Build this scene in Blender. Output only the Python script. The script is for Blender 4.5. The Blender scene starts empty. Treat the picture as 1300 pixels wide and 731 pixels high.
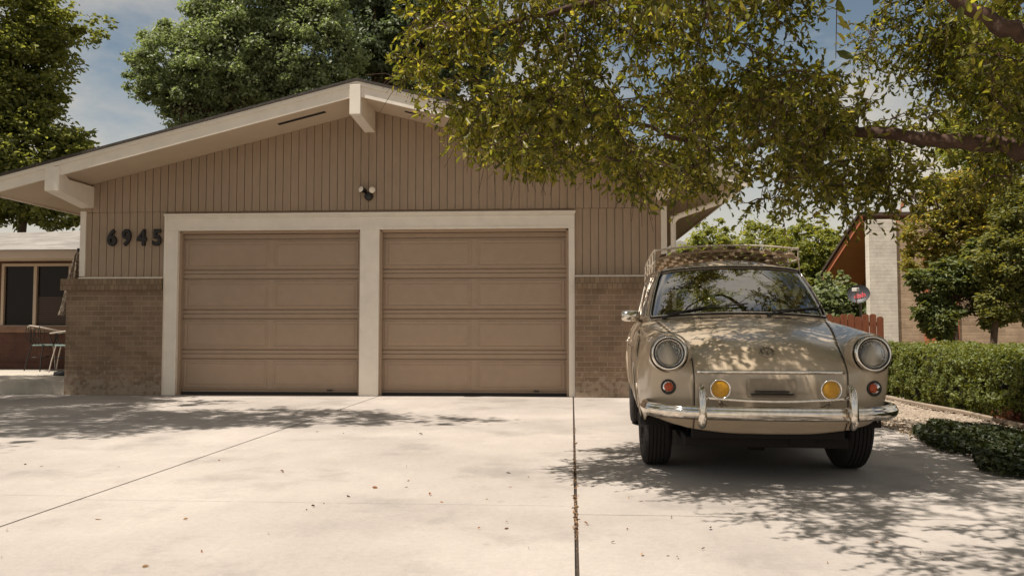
import bpy, bmesh, math, random
import numpy as np
from mathutils import Vector, Matrix
C = bpy.context.scene
COL = C.collection
R = math.radians
rnd = random.Random(7)
rng = np.random.default_rng(11)

# ------------------------------------------------------------------ camera
F, CXP, CYP, H = 1050., 650., 365.5, .9
PIT = math.atan(51.5/F); YAW = math.atan(65/F)*math.cos(PIT)
cd = bpy.data.cameras.new('camera'); cam = bpy.data.objects.new('camera', cd); COL.objects.link(cam)
cd.sensor_width = 36; cd.lens = 36*F/1300; cd.clip_end = 3000; cd.clip_start = .05
cam.location = (0, 0, H); cam.rotation_euler = (math.pi/2+PIT, 0, YAW)
C.camera = cam

# ------------------------------------------------------------------ world, sun, exposure
SUN_TO = Vector((-.38, -.21, 1)).normalized()
w = bpy.data.worlds.new('World'); C.world = w; w.use_nodes = True
nt = w.node_tree; nt.nodes.clear()
def wn(t, **k):
    n = nt.nodes.new(t)
    for a, b in k.items(): setattr(n, a, b)
    return n
sky = wn('ShaderNodeTexSky', sky_type='NISHITA', sun_disc=False)
sky.sun_elevation = math.asin(SUN_TO.z); sky.sun_rotation = math.atan2(SUN_TO.x, SUN_TO.y)
sky.altitude = 1600; sky.dust_density = 2.0
tc = wn('ShaderNodeTexCoord'); mp = wn('ShaderNodeMapping'); mp.inputs['Scale'].default_value = (1, 1, 2.2)
mp.inputs['Location'].default_value = (3.1, .7, .2)
nz = wn('ShaderNodeTexNoise'); nz.inputs['Scale'].default_value = 2.6; nz.inputs['Detail'].default_value = 7; nz.inputs['Roughness'].default_value = .55
cr = wn('ShaderNodeValToRGB'); cr.color_ramp.elements[0].position = .42; cr.color_ramp.elements[1].position = .60
warm = wn('ShaderNodeMix', data_type='RGBA', blend_type='MULTIPLY'); warm.inputs[0].default_value = 1
warm.inputs[7].default_value = (2.15, 1.88, 1.45, 1)
mx = wn('ShaderNodeMix', data_type='RGBA'); mx.inputs[7].default_value = (11.5, 10.4, 8.9, 1)
bg = wn('ShaderNodeBackground'); bg.inputs['Strength'].default_value = .048
wo = wn('ShaderNodeOutputWorld')
L = nt.links.new
L(tc.outputs['Generated'], mp.inputs[0]); L(mp.outputs[0], nz.inputs['Vector']); L(nz.outputs['Fac'], cr.inputs[0])
L(sky.outputs[0], warm.inputs[6]); L(warm.outputs[2], mx.inputs[6]); sz = wn('ShaderNodeSeparateXYZ'); L(tc.outputs['Generated'], sz.inputs[0])
hr = wn('ShaderNodeMapRange'); hr.inputs[1].default_value = .26; hr.inputs[2].default_value = .06; L(sz.outputs[2], hr.inputs[0])
hm = wn('ShaderNodeMath', operation='MAXIMUM'); L(cr.outputs[0], hm.inputs[0]); L(hr.outputs[0], hm.inputs[1]); L(hm.outputs[0], mx.inputs[0])
L(mx.outputs[2], bg.inputs['Color']); L(bg.outputs[0], wo.inputs['Surface'])

ld = bpy.data.lights.new('sun', 'SUN'); sun = bpy.data.objects.new('sun', ld); COL.objects.link(sun)
ld.energy = 5.0; ld.angle = R(.55); ld.color = (1, .915, .825)
sun.rotation_euler = SUN_TO.to_track_quat('Z', 'Y').to_euler()
sun.location = (-8, -6, 20)
C.view_settings.view_transform = 'Standard'; C.view_settings.look = 'None'
C.view_settings.exposure = 0.30; C.view_settings.gamma = 1
C.render.engine = 'CYCLES'
C.cycles.max_bounces = 7; C.cycles.transparent_max_bounces = 12
C.cycles.caustics_reflective = False; C.cycles.caustics_refractive = False
C.cycles.sample_clamp_indirect = 6; C.cycles.use_denoising = True

# ------------------------------------------------------------------ pixel rays (to read real positions off the photo)
def ray(x, y):
    a = (x-CXP)/F; b = -(y-CYP)/F
    f = math.cos(PIT)-b*math.sin(PIT); u = math.sin(PIT)+b*math.cos(PIT)
    return (a*math.cos(YAW)-f*math.sin(YAW), f*math.cos(YAW)+a*math.sin(YAW), u)
def PX(x, Y, y=417): r = ray(x, y); return r[0]*Y/r[1]
def PZ(x, y, Y): r = ray(x, y); return H+r[2]*Y/r[1]
def G(x, y, z=0): r = ray(x, y); t = (z-H)/r[2]; return (r[0]*t, r[1]*t)
def proj(p):      # numpy (N,3) -> photo pixels
    d = p-np.array((0, 0, H))
    fx, fy = -math.sin(YAW), math.cos(YAW)
    fwd = d[:, 0]*fx+d[:, 1]*fy; rt = d[:, 0]*fy-d[:, 1]*fx
    f2 = fwd*math.cos(PIT)+d[:, 2]*math.sin(PIT); up = -fwd*math.sin(PIT)+d[:, 2]*math.cos(PIT)
    f2s = np.where(f2 > .2, f2, .2)
    return CXP+F*rt/f2s, CYP-F*up/f2s, f2

# ------------------------------------------------------------------ materials
def nodes(name):
    m = bpy.data.materials.new(name); m.use_nodes = True; t = m.node_tree
    return m, t, t.nodes['Principled BSDF'], t.nodes['Material Output']
def lk(t, a, b): t.links.new(a, b)
def pmat(name, col, rough=.6, metal=0, var=.0, scale=3., bump=0., bscale=40., spec=.5, coat=0, var2=0, scale2=.6, stretch=None, dirt=None):
    """principled with noise driven colour variation and bump"""
    m, t, p, o = nodes(name)
    p.inputs['Roughness'].default_value = rough; p.inputs['Metallic'].default_value = metal
    p.inputs['Specular IOR Level'].default_value = spec
    p.inputs['Coat Weight'].default_value = coat
    p.inputs['Coat Roughness'].default_value = .08
    p.inputs['Base Color'].default_value = (*col, 1)
    g = t.nodes.new('ShaderNodeNewGeometry'); pos = g.outputs['Position']
    if stretch:
        mm = t.nodes.new('ShaderNodeMapping'); mm.inputs['Scale'].default_value = stretch; lk(t, pos, mm.inputs[0]); pos = mm.outputs[0]
    cur = None
    def mulnoise(sc, amt, cur):
        n = t.nodes.new('ShaderNodeTexNoise'); n.inputs['Scale'].default_value = sc; n.inputs['Detail'].default_value = 6; n.inputs['Roughness'].default_value = .6
        lk(t, pos, n.inputs['Vector'])
        mr = t.nodes.new('ShaderNodeMapRange'); mr.inputs[1].default_value = .3; mr.inputs[2].default_value = .7
        mr.inputs[3].default_value = 1-amt; mr.inputs[4].default_value = 1+amt*.6; lk(t, n.outputs['Fac'], mr.inputs[0])
        vm = t.nodes.new('ShaderNodeVectorMath'); vm.operation = 'SCALE'
        if cur is None: vm.inputs[0].default_value = col
        else: lk(t, cur, vm.inputs[0])
        lk(t, mr.outputs[0], vm.inputs['Scale']); return vm.outputs[0]
    if var: cur = mulnoise(scale, var, cur)
    if var2: cur = mulnoise(scale2, var2, cur)
    if cur is not None: lk(t, cur, p.inputs['Base Color'])
    if bump:
        n = t.nodes.new('ShaderNodeTexNoise'); n.inputs['Scale'].default_value = bscale; n.inputs['Detail'].default_value = 4
        lk(t, pos, n.inputs['Vector'])
        b = t.nodes.new('ShaderNodeBump'); b.inputs['Strength'].default_value = bump; b.inputs['Distance'].default_value = .01
        lk(t, n.outputs['Fac'], b.inputs['Height']); lk(t, b.outputs[0], p.inputs['Normal'])
    return m
def brickmat(name, c1, c2, mortar, axis='x', bw=.2, rh=.0675, ms=.007, bump=.5, eff=None, soft=.6):
    m, t, p, o = nodes(name)
    g = t.nodes.new('ShaderNodeNewGeometry'); s = t.nodes.new('ShaderNodeSeparateXYZ'); c = t.nodes.new('ShaderNodeCombineXYZ')
    lk(t, g.outputs['Position'], s.inputs[0])
    if axis == 'xy':
        ad = t.nodes.new('ShaderNodeMath'); lk(t, s.outputs[0], ad.inputs[0]); lk(t, s.outputs[1], ad.inputs[1]); lk(t, ad.outputs[0], c.inputs[0])
    else: lk(t, s.outputs[0 if axis == 'x' else 1], c.inputs[0])
    lk(t, s.outputs[2], c.inputs[1])
    wob = t.nodes.new('ShaderNodeTexNoise'); wob.inputs['Scale'].default_value = 9; lk(t, g.outputs['Position'], wob.inputs['Vector'])
    wv = t.nodes.new('ShaderNodeVectorMath'); wv.operation = 'MULTIPLY_ADD'; wv.inputs[1].default_value = (.012, .012, 0)
    lk(t, wob.outputs['Color'], wv.inputs[0]); lk(t, c.outputs[0], wv.inputs[2])
    b = t.nodes.new('ShaderNodeTexBrick'); lk(t, wv.outputs[0], b.inputs['Vector'])
    b.inputs['Color1'].default_value = (*c1, 1); b.inputs['Color2'].default_value = (*c2, 1); b.inputs['Mortar'].default_value = (*mortar, 1)
    b.inputs['Scale'].default_value = 1; b.inputs['Brick Width'].default_value = bw; b.inputs['Row Height'].default_value = rh
    b.inputs['Mortar Size'].default_value = ms; b.inputs['Mortar Smooth'].default_value = soft; b.inputs['Bias'].default_value = 0
    n = t.nodes.new('ShaderNodeTexNoise'); n.inputs['Scale'].default_value = 2.3; n.inputs['Detail'].default_value = 8; n.inputs['Roughness'].default_value = .7
    lk(t, g.outputs['Position'], n.inputs['Vector'])
    mr = t.nodes.new('ShaderNodeMapRange'); mr.inputs[1].default_value = .3; mr.inputs[2].default_value = .7; mr.inputs[3].default_value = .72; mr.inputs[4].default_value = 1.2
    lk(t, n.outputs['Fac'], mr.inputs[0])
    vm = t.nodes.new('ShaderNodeVectorMath'); vm.operation = 'SCALE'; lk(t, b.outputs['Color'], vm.inputs[0]); lk(t, mr.outputs[0], vm.inputs['Scale'])
    out = vm.outputs[0]
    if eff:   # lime bloom low on the wall, a stain of its own
        me = t.nodes.new('ShaderNodeMix'); me.data_type = 'RGBA'; me.inputs[7].default_value = (*eff, 1)
        n2 = t.nodes.new('ShaderNodeTexNoise'); n2.inputs['Scale'].default_value = 14; n2.inputs['Detail'].default_value = 6; lk(t, g.outputs['Position'], n2.inputs['Vector'])
        zr = t.nodes.new('ShaderNodeMapRange'); zr.inputs[1].default_value = .75; zr.inputs[2].default_value = .1; zr.inputs[3].default_value = -.35; zr.inputs[4].default_value = .12; lk(t, s.outputs[2], zr.inputs[0])
        a1 = t.nodes.new('ShaderNodeMath'); lk(t, n2.outputs['Fac'], a1.inputs[0]); lk(t, zr.outputs[0], a1.inputs[1])
        r2 = t.nodes.new('ShaderNodeMapRange'); r2.inputs[1].default_value = .5; r2.inputs[2].default_value = .62; r2.inputs[4].default_value = .35; lk(t, a1.outputs[0], r2.inputs[0])
        lk(t, out, me.inputs[6]); lk(t, r2.outputs[0], me.inputs[0]); out = me.outputs[2]
    lk(t, out, p.inputs['Base Color']); p.inputs['Roughness'].default_value = .9; p.inputs['Specular IOR Level'].default_value = .2
    bp = t.nodes.new('ShaderNodeBump'); bp.invert = True; bp.inputs['Strength'].default_value = bump; bp.inputs['Distance'].default_value = .006
    n3 = t.nodes.new('ShaderNodeTexNoise'); n3.inputs['Scale'].default_value = 60; lk(t, g.outputs['Position'], n3.inputs['Vector'])
    ma = t.nodes.new('ShaderNodeMath'); ma.operation = 'MULTIPLY_ADD'; ma.inputs[1].default_value = .35; lk(t, n3.outputs['Fac'], ma.inputs[0]); lk(t, b.outputs['Fac'], ma.inputs[2])
    lk(t, ma.outputs[0], bp.inputs['Height']); lk(t, bp.outputs[0], p.inputs['Normal'])
    return m
def leafmat(name, cols, trans=.5, rough=.5, spec=.4, tmul=(2.0, 1.7, .6)):
    """cols: list of leaf colours picked per leaf (island)"""
    m, t, p, o = nodes(name)
    g = t.nodes.new('ShaderNodeNewGeometry')
    cr = t.nodes.new('ShaderNodeValToRGB'); e = cr.color_ramp.elements
    while len(e) < len(cols): e.new(.5)
    for i, c in enumerate(cols): e[i].position = i/(len(cols)-1); e[i].color = (*c, 1)
    lk(t, g.outputs['Random Per Island'], cr.inputs[0])
    lk(t, cr.outputs[0], p.inputs['Base Color']); p.inputs['Roughness'].default_value = rough; p.inputs['Specular IOR Level'].default_value = spec
    tr = t.nodes.new('ShaderNodeBsdfTranslucent')
    vm = t.nodes.new('ShaderNodeVectorMath'); vm.operation = 'MULTIPLY'; vm.inputs[1].default_value = tmul
    lk(t, cr.outputs[0], vm.inputs[0]); lk(t, vm.outputs[0], tr.inputs['Color'])
    ms = t.nodes.new('ShaderNodeMixShader'); ms.inputs[0].default_value = trans
    lk(t, p.outputs[0], ms.inputs[1]); lk(t, tr.outputs[0], ms.inputs[2]); lk(t, ms.outputs[0], o.inputs['Surface'])
    return m
def glassmat(name, tint=(.75, .78, .74), ior=1.5, rough=0.0, bump=0, bscale=200, base=0.05):
    """thin glass: clear with a fresnel mirror"""
    m, t, p, o = nodes(name); t.nodes.remove(p)
    tr = t.nodes.new('ShaderNodeBsdfTransparent'); tr.inputs[0].default_value = (*tint, 1)
    gl = t.nodes.new('ShaderNodeBsdfGlossy'); gl.inputs['Roughness'].default_value = rough; gl.inputs['Color'].default_value = (1, 1, 1, 1)
    fr = t.nodes.new('ShaderNodeFresnel'); fr.inputs[0].default_value = ior
    ad = t.nodes.new('ShaderNodeMath'); ad.operation = 'ADD'; ad.inputs[1].default_value = base; ad.use_clamp = True
    lk(t, fr.outputs[0], ad.inputs[0])
    ms = t.nodes.new('ShaderNodeMixShader'); lk(t, ad.outputs[0], ms.inputs[0]); lk(t, tr.outputs[0], ms.inputs[1]); lk(t, gl.outputs[0], ms.inputs[2]); lk(t, ms.outputs[0], o.inputs[0])
    if bump:
        n = t.nodes.new('ShaderNodeTexNoise'); n.inputs['Scale'].default_value = bscale
        b = t.nodes.new('ShaderNodeBump'); b.inputs['Strength'].default_value = bump; b.inputs['Distance'].default_value = .01
        lk(t, n.outputs['Fac'], b.inputs['Height']); lk(t, b.outputs[0], gl.inputs['Normal']); lk(t, b.outputs[0], fr.inputs['Normal'])
    return m

# ------------------------------------------------------------------ mesh helpers
class MB:
    def __init__(s): s.v = []; s.f = []
    def add(s, vs, fs):
        n = len(s.v); s.v += [tuple(map(float, p)) for p in vs]; s.f += [tuple(n+i for i in f) for f in fs]; return s
    def box(s, x0, x1, y0, y1, z0, z1):
        return s.add([(x0, y0, z0), (x1, y0, z0), (x1, y1, z0), (x0, y1, z0), (x0, y0, z1), (x1, y0, z1), (x1, y1, z1), (x0, y1, z1)],
                     [(0, 3, 2, 1), (4, 5, 6, 7), (0, 1, 5, 4), (1, 2, 6, 5), (2, 3, 7, 6), (3, 0, 4, 7)])
    def rot_box(s, c, sx, sy, sz, M):
        vs = [Vector(c)+M@Vector((a*sx/2, b*sy/2, d*sz/2)) for a, b, d in [(-1, -1, -1), (1, -1, -1), (1, 1, -1), (-1, 1, -1), (-1, -1, 1), (1, -1, 1), (1, 1, 1), (-1, 1, 1)]]
        return s.add(vs, [(0, 3, 2, 1), (4, 5, 6, 7), (0, 1, 5, 4), (1, 2, 6, 5), (2, 3, 7, 6), (3, 0, 4, 7)])
    def prism(s, poly, y0, y1, axis='y'):
        n = len(poly)
        def q(p, d): return (p[0], d, p[1]) if axis == 'y' else ((d, p[0], p[1]) if axis == 'x' else (p[0], p[1], d))
        vs = [q(p, y0) for p in poly]+[q(p, y1) for p in poly]
        return s.add(vs, [tuple(range(n)), tuple(range(2*n-1, n-1, -1))]+[(i, i+n, (i+1) % n+n, (i+1) % n) for i in range(n)])
    def grid(s, g, flip=False):
        a, b = len(g), len(g[0]); n = len(s.v)
        s.v += [tuple(map(float, p)) for r in g for p in r]
        for i in range(a-1):
            for j in range(b-1):
                q = (n+i*b+j, n+i*b+j+1, n+(i+1)*b+j+1, n+(i+1)*b+j)
                s.f.append(q[::-1] if flip else q)
        return s
    def tube(s, pts, r, k=8, cap=True, closed=False, up=None, flat=None):
        pts = [Vector(p) for p in pts]; n = len(pts); rs = r if hasattr(r, '__len__') else [r]*n
        base = len(s.v); prev = None
        for i, p in enumerate(pts):
            if closed: d = pts[(i+1) % n]-pts[i-1]
            else: d = pts[min(i+1, n-1)]-pts[max(i-1, 0)]
            d = d.normalized() if d.length > 1e-9 else Vector((0, 0, 1))
            if prev is None:
                u = Vector(up) if up else (Vector((0, 0, 1)) if abs(d.z) < .9 else Vector((1, 0, 0)))
            else: u = prev
            a = (u-d*u.dot(d)).normalized(); b = d.cross(a); prev = a
            fa = flat or 1.
            for j in range(k):
                t = 2*math.pi*j/k
                s.v.append(tuple(p+a*(rs[i]*math.cos(t))+b*(rs[i]*fa*math.sin(t))))
        for i in range(n if closed else n-1):
            for j in range(k):
                q = (i+1) % n
                s.f.append((base+i*k+j, base+i*k+(j+1) % k, base+q*k+(j+1) % k, base+q*k+j))
        if cap and not closed:
            s.f.append(tuple(base+j for j in range(k))[::-1]); s.f.append(tuple(base+(n-1)*k+j for j in range(k)))
        return s
    def lathe(s, prof, c=(0, 0, 0), axis=(0, 0, 1), k=32):
        """prof = [(radius, along)]"""
        ax = Vector(axis).normalized(); u = ax.orthogonal().normalized(); v = ax.cross(u); c = Vector(c)
        g = [[c+ax*h+(u*math.cos(2*math.pi*j/k)+v*math.sin(2*math.pi*j/k))*max(r, 1e-5) for j in range(k+1)] for r, h in prof]
        return s.grid(g)
    def build(s, name, m, parent=None, smooth=False, bevel=0, ang=None, weld=False):
        me = bpy.data.meshes.new(name)
        off = Vector(parent_origin(parent)) if parent is not None else Vector((0, 0, 0))
        vs = s.v if off.length == 0 else [(a-off.x, b-off.y, c-off.z) for a, b, c in s.v]
        me.from_pydata(vs, [], s.f); me.update()
        if weld:
            bm = bmesh.new(); bm.from_mesh(me); bmesh.ops.remove_doubles(bm, verts=bm.verts, dist=1e-4); bmesh.ops.recalc_face_normals(bm, faces=bm.faces); bm.to_mesh(me); bm.free()
        me.materials.append(m)
        if smooth:
            me.shade_smooth()
            if ang: me.set_sharp_from_angle(angle=R(ang))
        o = bpy.data.objects.new(name, me); COL.objects.link(o)
        if parent is not None: o.parent = parent
        if bevel:
            b = o.modifiers.new('b', 'BEVEL'); b.width = bevel; b.segments = 2; b.limit_method = 'ANGLE'; b.angle_limit = R(40)
        return o
def parent_origin(p):
    v = Vector((0, 0, 0))
    while p is not None:
        v += p.location; p = p.parent
    return v
def tag(o, label=None, cat=None, group=None, kind=None):
    if label: o['label'] = label
    if cat: o['category'] = cat
    if group: o['group'] = group
    if kind: o['kind'] = kind
    return o
def empty(name, loc, label, cat, group=None):
    o = bpy.data.objects.new(name, None); COL.objects.link(o); o.location = loc; o.empty_display_size = .2
    return tag(o, label, cat, group)
def rebase(o, loc):
    """move a single mesh thing's origin to its base"""
    l = Vector(loc); o.data.transform(Matrix.Translation(-l)); o.location = l; return o
def np_mesh(name, V, Fq, m, parent=None, n=4, smooth=False):
    """fast mesh from numpy: V (N,3), Fq (M,n)"""
    me = bpy.data.meshes.new(name)
    if parent is not None: V = V-np.array(parent_origin(parent))
    me.vertices.add(len(V)); me.vertices.foreach_set('co', V.astype(np.float32).ravel())
    me.loops.add(Fq.size); me.loops.foreach_set('vertex_index', Fq.astype(np.int32).ravel())
    me.polygons.add(len(Fq)); me.polygons.foreach_set('loop_start', np.arange(0, Fq.size, n, dtype=np.int32))
    me.update(calc_edges=True); me.materials.append(m)
    if smooth: me.shade_smooth()
    o = bpy.data.objects.new(name, me); COL.objects.link(o)
    if parent is not None: o.parent = parent
    return o
def leaves(P, D, size, wid=.45, fold=.25, rs=rng, curl=.15):
    """folded six point leaves at P pointing along D"""
    n = len(P); D = D/np.linalg.norm(D, axis=1, keepdims=True)
    a = rs.normal(size=(n, 3)); S = np.cross(D, a); S /= np.linalg.norm(S, axis=1, keepdims=True)+1e-9
    N = np.cross(S, D); s = size[:, None]
    def pt(u, v, h): return P+D*s*u+S*s*v*wid+N*s*h
    vs = [pt(0, 0, 0), pt(.3, .42, fold*.42*wid*2), pt(.68, .4, fold*.4*wid*2-curl*.3), pt(1, 0, -curl), pt(.68, -.4, fold*.4*wid*2-curl*.3), pt(.3, -.42, fold*.42*wid*2)]
    V = np.stack(vs, 1).reshape(-1, 3); b = (np.arange(n)*6)[:, None]
    Fq = np.concatenate([b+np.array([[0, 1, 2, 3]]), b+np.array([[0, 3, 4, 5]])])
    return V, Fq
def flakes(P, N, size, rs=rng, asp=.6):
    """simple folded diamond leaves facing about N"""
    n = len(P); N = N/np.linalg.norm(N, axis=1, keepdims=True)
    a = rs.normal(size=(n, 3)); U = np.cross(N, a); U /= np.linalg.norm(U, axis=1, keepdims=True)+1e-9; W = np.cross(N, U)
    s = size[:, None]
    V = np.stack([P-U*s*.5, P+W*s*.5*asp+N*s*.12, P+U*s*.5, P-W*s*.5*asp+N*s*.12], 1).reshape(-1, 3)
    b = (np.arange(n)*4)[:, None]
    Fq = np.concatenate([b+np.array([[0, 1, 2]]), b+np.array([[0, 2, 3]])])
    return V, Fq
def catmull(P, n, closed=False):
    """P (K,...) control points -> interpolated along axis 0, n per span"""
    P = np.asarray(P, float); K = len(P); out = []
    for i in range(K-1):
        p0 = P[i-1] if i > 0 else 2*P[0]-P[1]; p1, p2 = P[i], P[i+1]; p3 = P[i+2] if i+2 < K else 2*P[-1]-P[-2]
        for k in range(n):
            t = k/n
            out.append(.5*((2*p1)+(-p0+p2)*t+(2*p0-5*p1+4*p2-p3)*t*t+(-p0+3*p1-3*p2+p3)*t**3))
    out.append(P[-1]); return np.array(out)
def value_noise(P, f, seed=0):
    """smooth 3d value noise in numpy, 0..1"""
    q = P*f; i = np.floor(q).astype(np.int64); fr = q-i; fr = fr*fr*(3-2*fr); r = np.zeros(len(P))
    for dx in (0, 1):
        for dy in (0, 1):
            for dz in (0, 1):
                h = ((i[:, 0]+dx)*73856093 ^ (i[:, 1]+dy)*19349663 ^ (i[:, 2]+dz)*83492791 ^ (seed*2654435761)) & 0xffffff
                h = (h*1103515245+12345) & 0x7fffffff
                wv = (fr[:, 0] if dx else 1-fr[:, 0])*(fr[:, 1] if dy else 1-fr[:, 1])*(fr[:, 2] if dz else 1-fr[:, 2])
                r += wv*(h % 65536)/65536.
    return r

# ------------------------------------------------------------------ palette
M = {}
M['white'] = pmat('white_paint', (.86, .785, .68), .55, var=.07, scale=5, var2=.05, bump=.12, bscale=30)
M['siding'] = pmat('siding_paint', (.385, .287, .206), .75, var=.08, scale=14, var2=.07, scale2=.9, bump=.35, bscale=60, spec=.25, stretch=(1, 1, .25))
M['door'] = pmat('garage_door_paint', (.395, .290, .208), .62, var=.05, scale=8, var2=.07, bump=.25, bscale=120, spec=.3)
M['soffit'] = pmat('soffit_paint', (.56, .45, .33), .75, var=.05, var2=.06, bump=.1)
M['shingle_dark'] = pmat('roof_shingle', (.07, .06, .052), .95, var=.3, scale=20, bump=.6)
M['brickL'] = brickmat('tan_brick', (.29, .20, .135), (.215, .148, .098), (.345, .265, .19), 'xy', eff=(.5, .43, .34), soft=.25, ms=.006, bump=.8)
M['cap'] = brickmat('brick_cap', (.29, .205, .135), (.22, .155, .10), (.16, .115, .08), 'xy', bw=.066, rh=.5, ms=.006)
M['dark'] = pmat('dark_void', (.012, .010, .009), .8)
M['black_metal'] = pmat('black_metal', (.015, .013, .012), .45)
M['seal'] = pmat('rubber_seal', (.03, .024, .02), .7)
# ------------------------------------------------------------------ setting
def concrete(name, base=(.455, .41, .365)):
    m, t, p, o = nodes(name)
    g = t.nodes.new('ShaderNodeNewGeometry'); pos = g.outputs['Position']
    def noise(s, d=6, r=.6, mp=None):
        n = t.nodes.new('ShaderNodeTexNoise'); n.inputs['Scale'].default_value = s; n.inputs['Detail'].default_value = d; n.inputs['Roughness'].default_value = r
        if mp:
            q = t.nodes.new('ShaderNodeMapping'); q.inputs['Scale'].default_value = mp; lk(t, pos, q.inputs[0]); lk(t, q.outputs[0], n.inputs['Vector'])
        else: lk(t, pos, n.inputs['Vector'])
        return n.outputs['Fac']
    def rng_(x, a, b, c, d):
        r = t.nodes.new('ShaderNodeMapRange'); r.inputs[1].default_value = a; r.inputs[2].default_value = b; r.inputs[3].default_value = c; r.inputs[4].default_value = d; lk(t, x, r.inputs[0]); return r.outputs[0]
    def mul(a, b):
        r = t.nodes.new('ShaderNodeMath'); r.operation = 'MULTIPLY'; lk(t, a, r.inputs[0]); lk(t, b, r.inputs[1]); return r.outputs[0]
    f = mul(rng_(noise(.55, 5, .55), .35, .65, .80, 1.08), rng_(noise(3.2, 8, .7, (1, .35, 1)), .3, .7, .93, 1.05))
    f = mul(f, rng_(noise(30, 8, .8), .25, .75, .86, 1.10))
    f = mul(f, rng_(noise(1.3, 7, .65), .52, .70, 1.0, .74))       # damp-looking stains
    f = mul(f, rng_(noise(130, 3, .6), .60, .72, 1.0, .68))         # pitting specks
    f = mul(f, rng_(noise(7, 4, .6), .66, .74, 1.0, .80))
    v = t.nodes.new('ShaderNodeVectorMath'); v.operation = 'SCALE'; v.inputs[0].default_value = base; lk(t, f, v.inputs['Scale'])
    lk(t, v.outputs[0], p.inputs['Base Color']); p.inputs['Roughness'].default_value = .85; p.inputs['Specular IOR Level'].default_value = .25
    b = t.nodes.new('ShaderNodeBump'); b.inputs['Strength'].default_value = .25; b.inputs['Distance'].default_value = .004; lk(t, noise(90, 5, .6), b.inputs['Height']); lk(t, b.outputs[0], p.inputs['Normal'])
    return m
M['concrete'] = concrete('driveway_concrete')
M['patio'] = concrete('patio_concrete', (.55, .50, .42))
M['soil'] = pmat('dry_lawn_soil', (.10, .085, .05), 1, var=.4, scale=8, var2=.3, bump=.6)
def gravelmat():
    m, t, p, o = nodes('gravel')
    g = t.nodes.new('ShaderNodeNewGeometry'); v = t.nodes.new('ShaderNodeTexVoronoi'); v.inputs['Scale'].default_value = 38; lk(t, g.outputs['Position'], v.inputs['Vector'])
    s = t.nodes.new('ShaderNodeSeparateXYZ'); lk(t, v.outputs['Color'], s.inputs[0])
    c = t.nodes.new('ShaderNodeValToRGB'); e = c.color_ramp.elements; e[0].color = (.16, .12, .085, 1); e[1].color = (.52, .43, .33, 1); e[1].position = .8; lk(t, s.outputs[0], c.inputs[0])
    d = t.nodes.new('ShaderNodeMapRange'); d.inputs[1].default_value = 0; d.inputs[2].default_value = .5; d.inputs[3].default_value = 1.1; d.inputs[4].default_value = .5; lk(t, v.outputs['Distance'], d.inputs[0])
    lk(t, c.outputs[0], p.inputs['Base Color']); p.inputs['Roughness'].default_value = .95
    b = t.nodes.new('ShaderNodeBump'); b.inputs['Strength'].default_value = 1; b.inputs['Distance'].default_value = .02; lk(t, d.outputs[0], b.inputs['Height']); lk(t, b.outputs[0], p.inputs['Normal'])
    return m
M['gravel'] = gravelmat()

g = MB().add([(-400, -60, -.06), (400, -60, -.06), (400, 900, -.06), (-400, 900, -.06)], [(0, 1, 2, 3)]).build('ground', M['soil']); tag(g, kind='structure')
# driveway slabs with real joints between them
g = MB().box(-9.2, 2.95, -4, 11.1, -.05, -.012).build('driveway_base', pmat('joint_dirt', (.05, .036, .026), 1, var=.4, scale=30)); tag(g, kind='structure')
jx = lambda y: .017+.0104*y
jl = lambda y: -2.615+.0137*y
dv = MB()
cols_ = [(lambda y: -9.2, lambda y: jl(y)-.006), (lambda y: jl(y)+.006, lambda y: jx(y)-.008), (lambda y: jx(y)+.008, lambda y: 2.95)]
ycut = {0: [-4, 0.8, 4.36, 7.7, 11.06], 1: [-4, .8, 4.27, 6.75, 11.06], 2: [-4, .8, 4.08, 6.75, 8.9, 11.06]}
for i, (fa_, fb_) in enumerate(cols_):
    for y0, y1 in zip(ycut[i][:-1], ycut[i][1:]):
        q = .0065 if i == 2 else .004
        y0, y1 = y0+q, y1-q
        dv.prism([(fa_(y0), y0), (fb_(y0), y0), (fb_(y1), y1), (fa_(y1), y1)], -.05, 0, 'z')
dvo = dv.build('driveway', M['concrete'], bevel=.003); tag(dvo, kind='structure')

# patio slab at the left wing
g = MB().box(-16, -6.56, 11.06, 14.3, -.05, .18).build('patio', M['patio'], bevel=.01); tag(g, kind='structure')
# gravel strip
gv = MB(); N_ = 40
gr = [[(2.95+(4.75-2.95)*i/12, 1.5+(12.5-1.5)*j/60, .0+.02*math.sin(i*1.3)*math.sin(j*.7)+.008*rnd.random()+(.03*i/12)) for i in range(13)] for j in range(61)]
gv.grid(gr); g = gv.build('gravel_bed', M['gravel'], smooth=True); tag(g, kind='structure')
# loose stones on it
st = MB(); 
def pebble(mb, x, y, z, s):
    k = rnd.random()*6.3; vs = []
    for a in range(5):
        t = k+a*2*math.pi/5; vs.append((x+s*math.cos(t)*rnd.uniform(.7, 1.1), y+s*math.sin(t)*rnd.uniform(.7, 1.1), z))
    vs += [(x, y, z+s*rnd.uniform(.5, .9))]
    mb.add(vs, [(0, 1, 5), (1, 2, 5), (2, 3, 5), (3, 4, 5), (4, 0, 5)])
for _ in range(6500):
    x = rnd.uniform(2.93, 4.4); y = rnd.uniform(4.2, 12); pebble(st, x, y, .02+.03*(x-2.95)/1.8, rnd.uniform(.006, .016))
g = st.build('gravel_stones', pmat('stone_chips', (.36, .29, .22), .9, var=.5, scale=25)); tag(g, 'loose pale gravel chips between driveway and hedge', kind='stuff')
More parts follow.
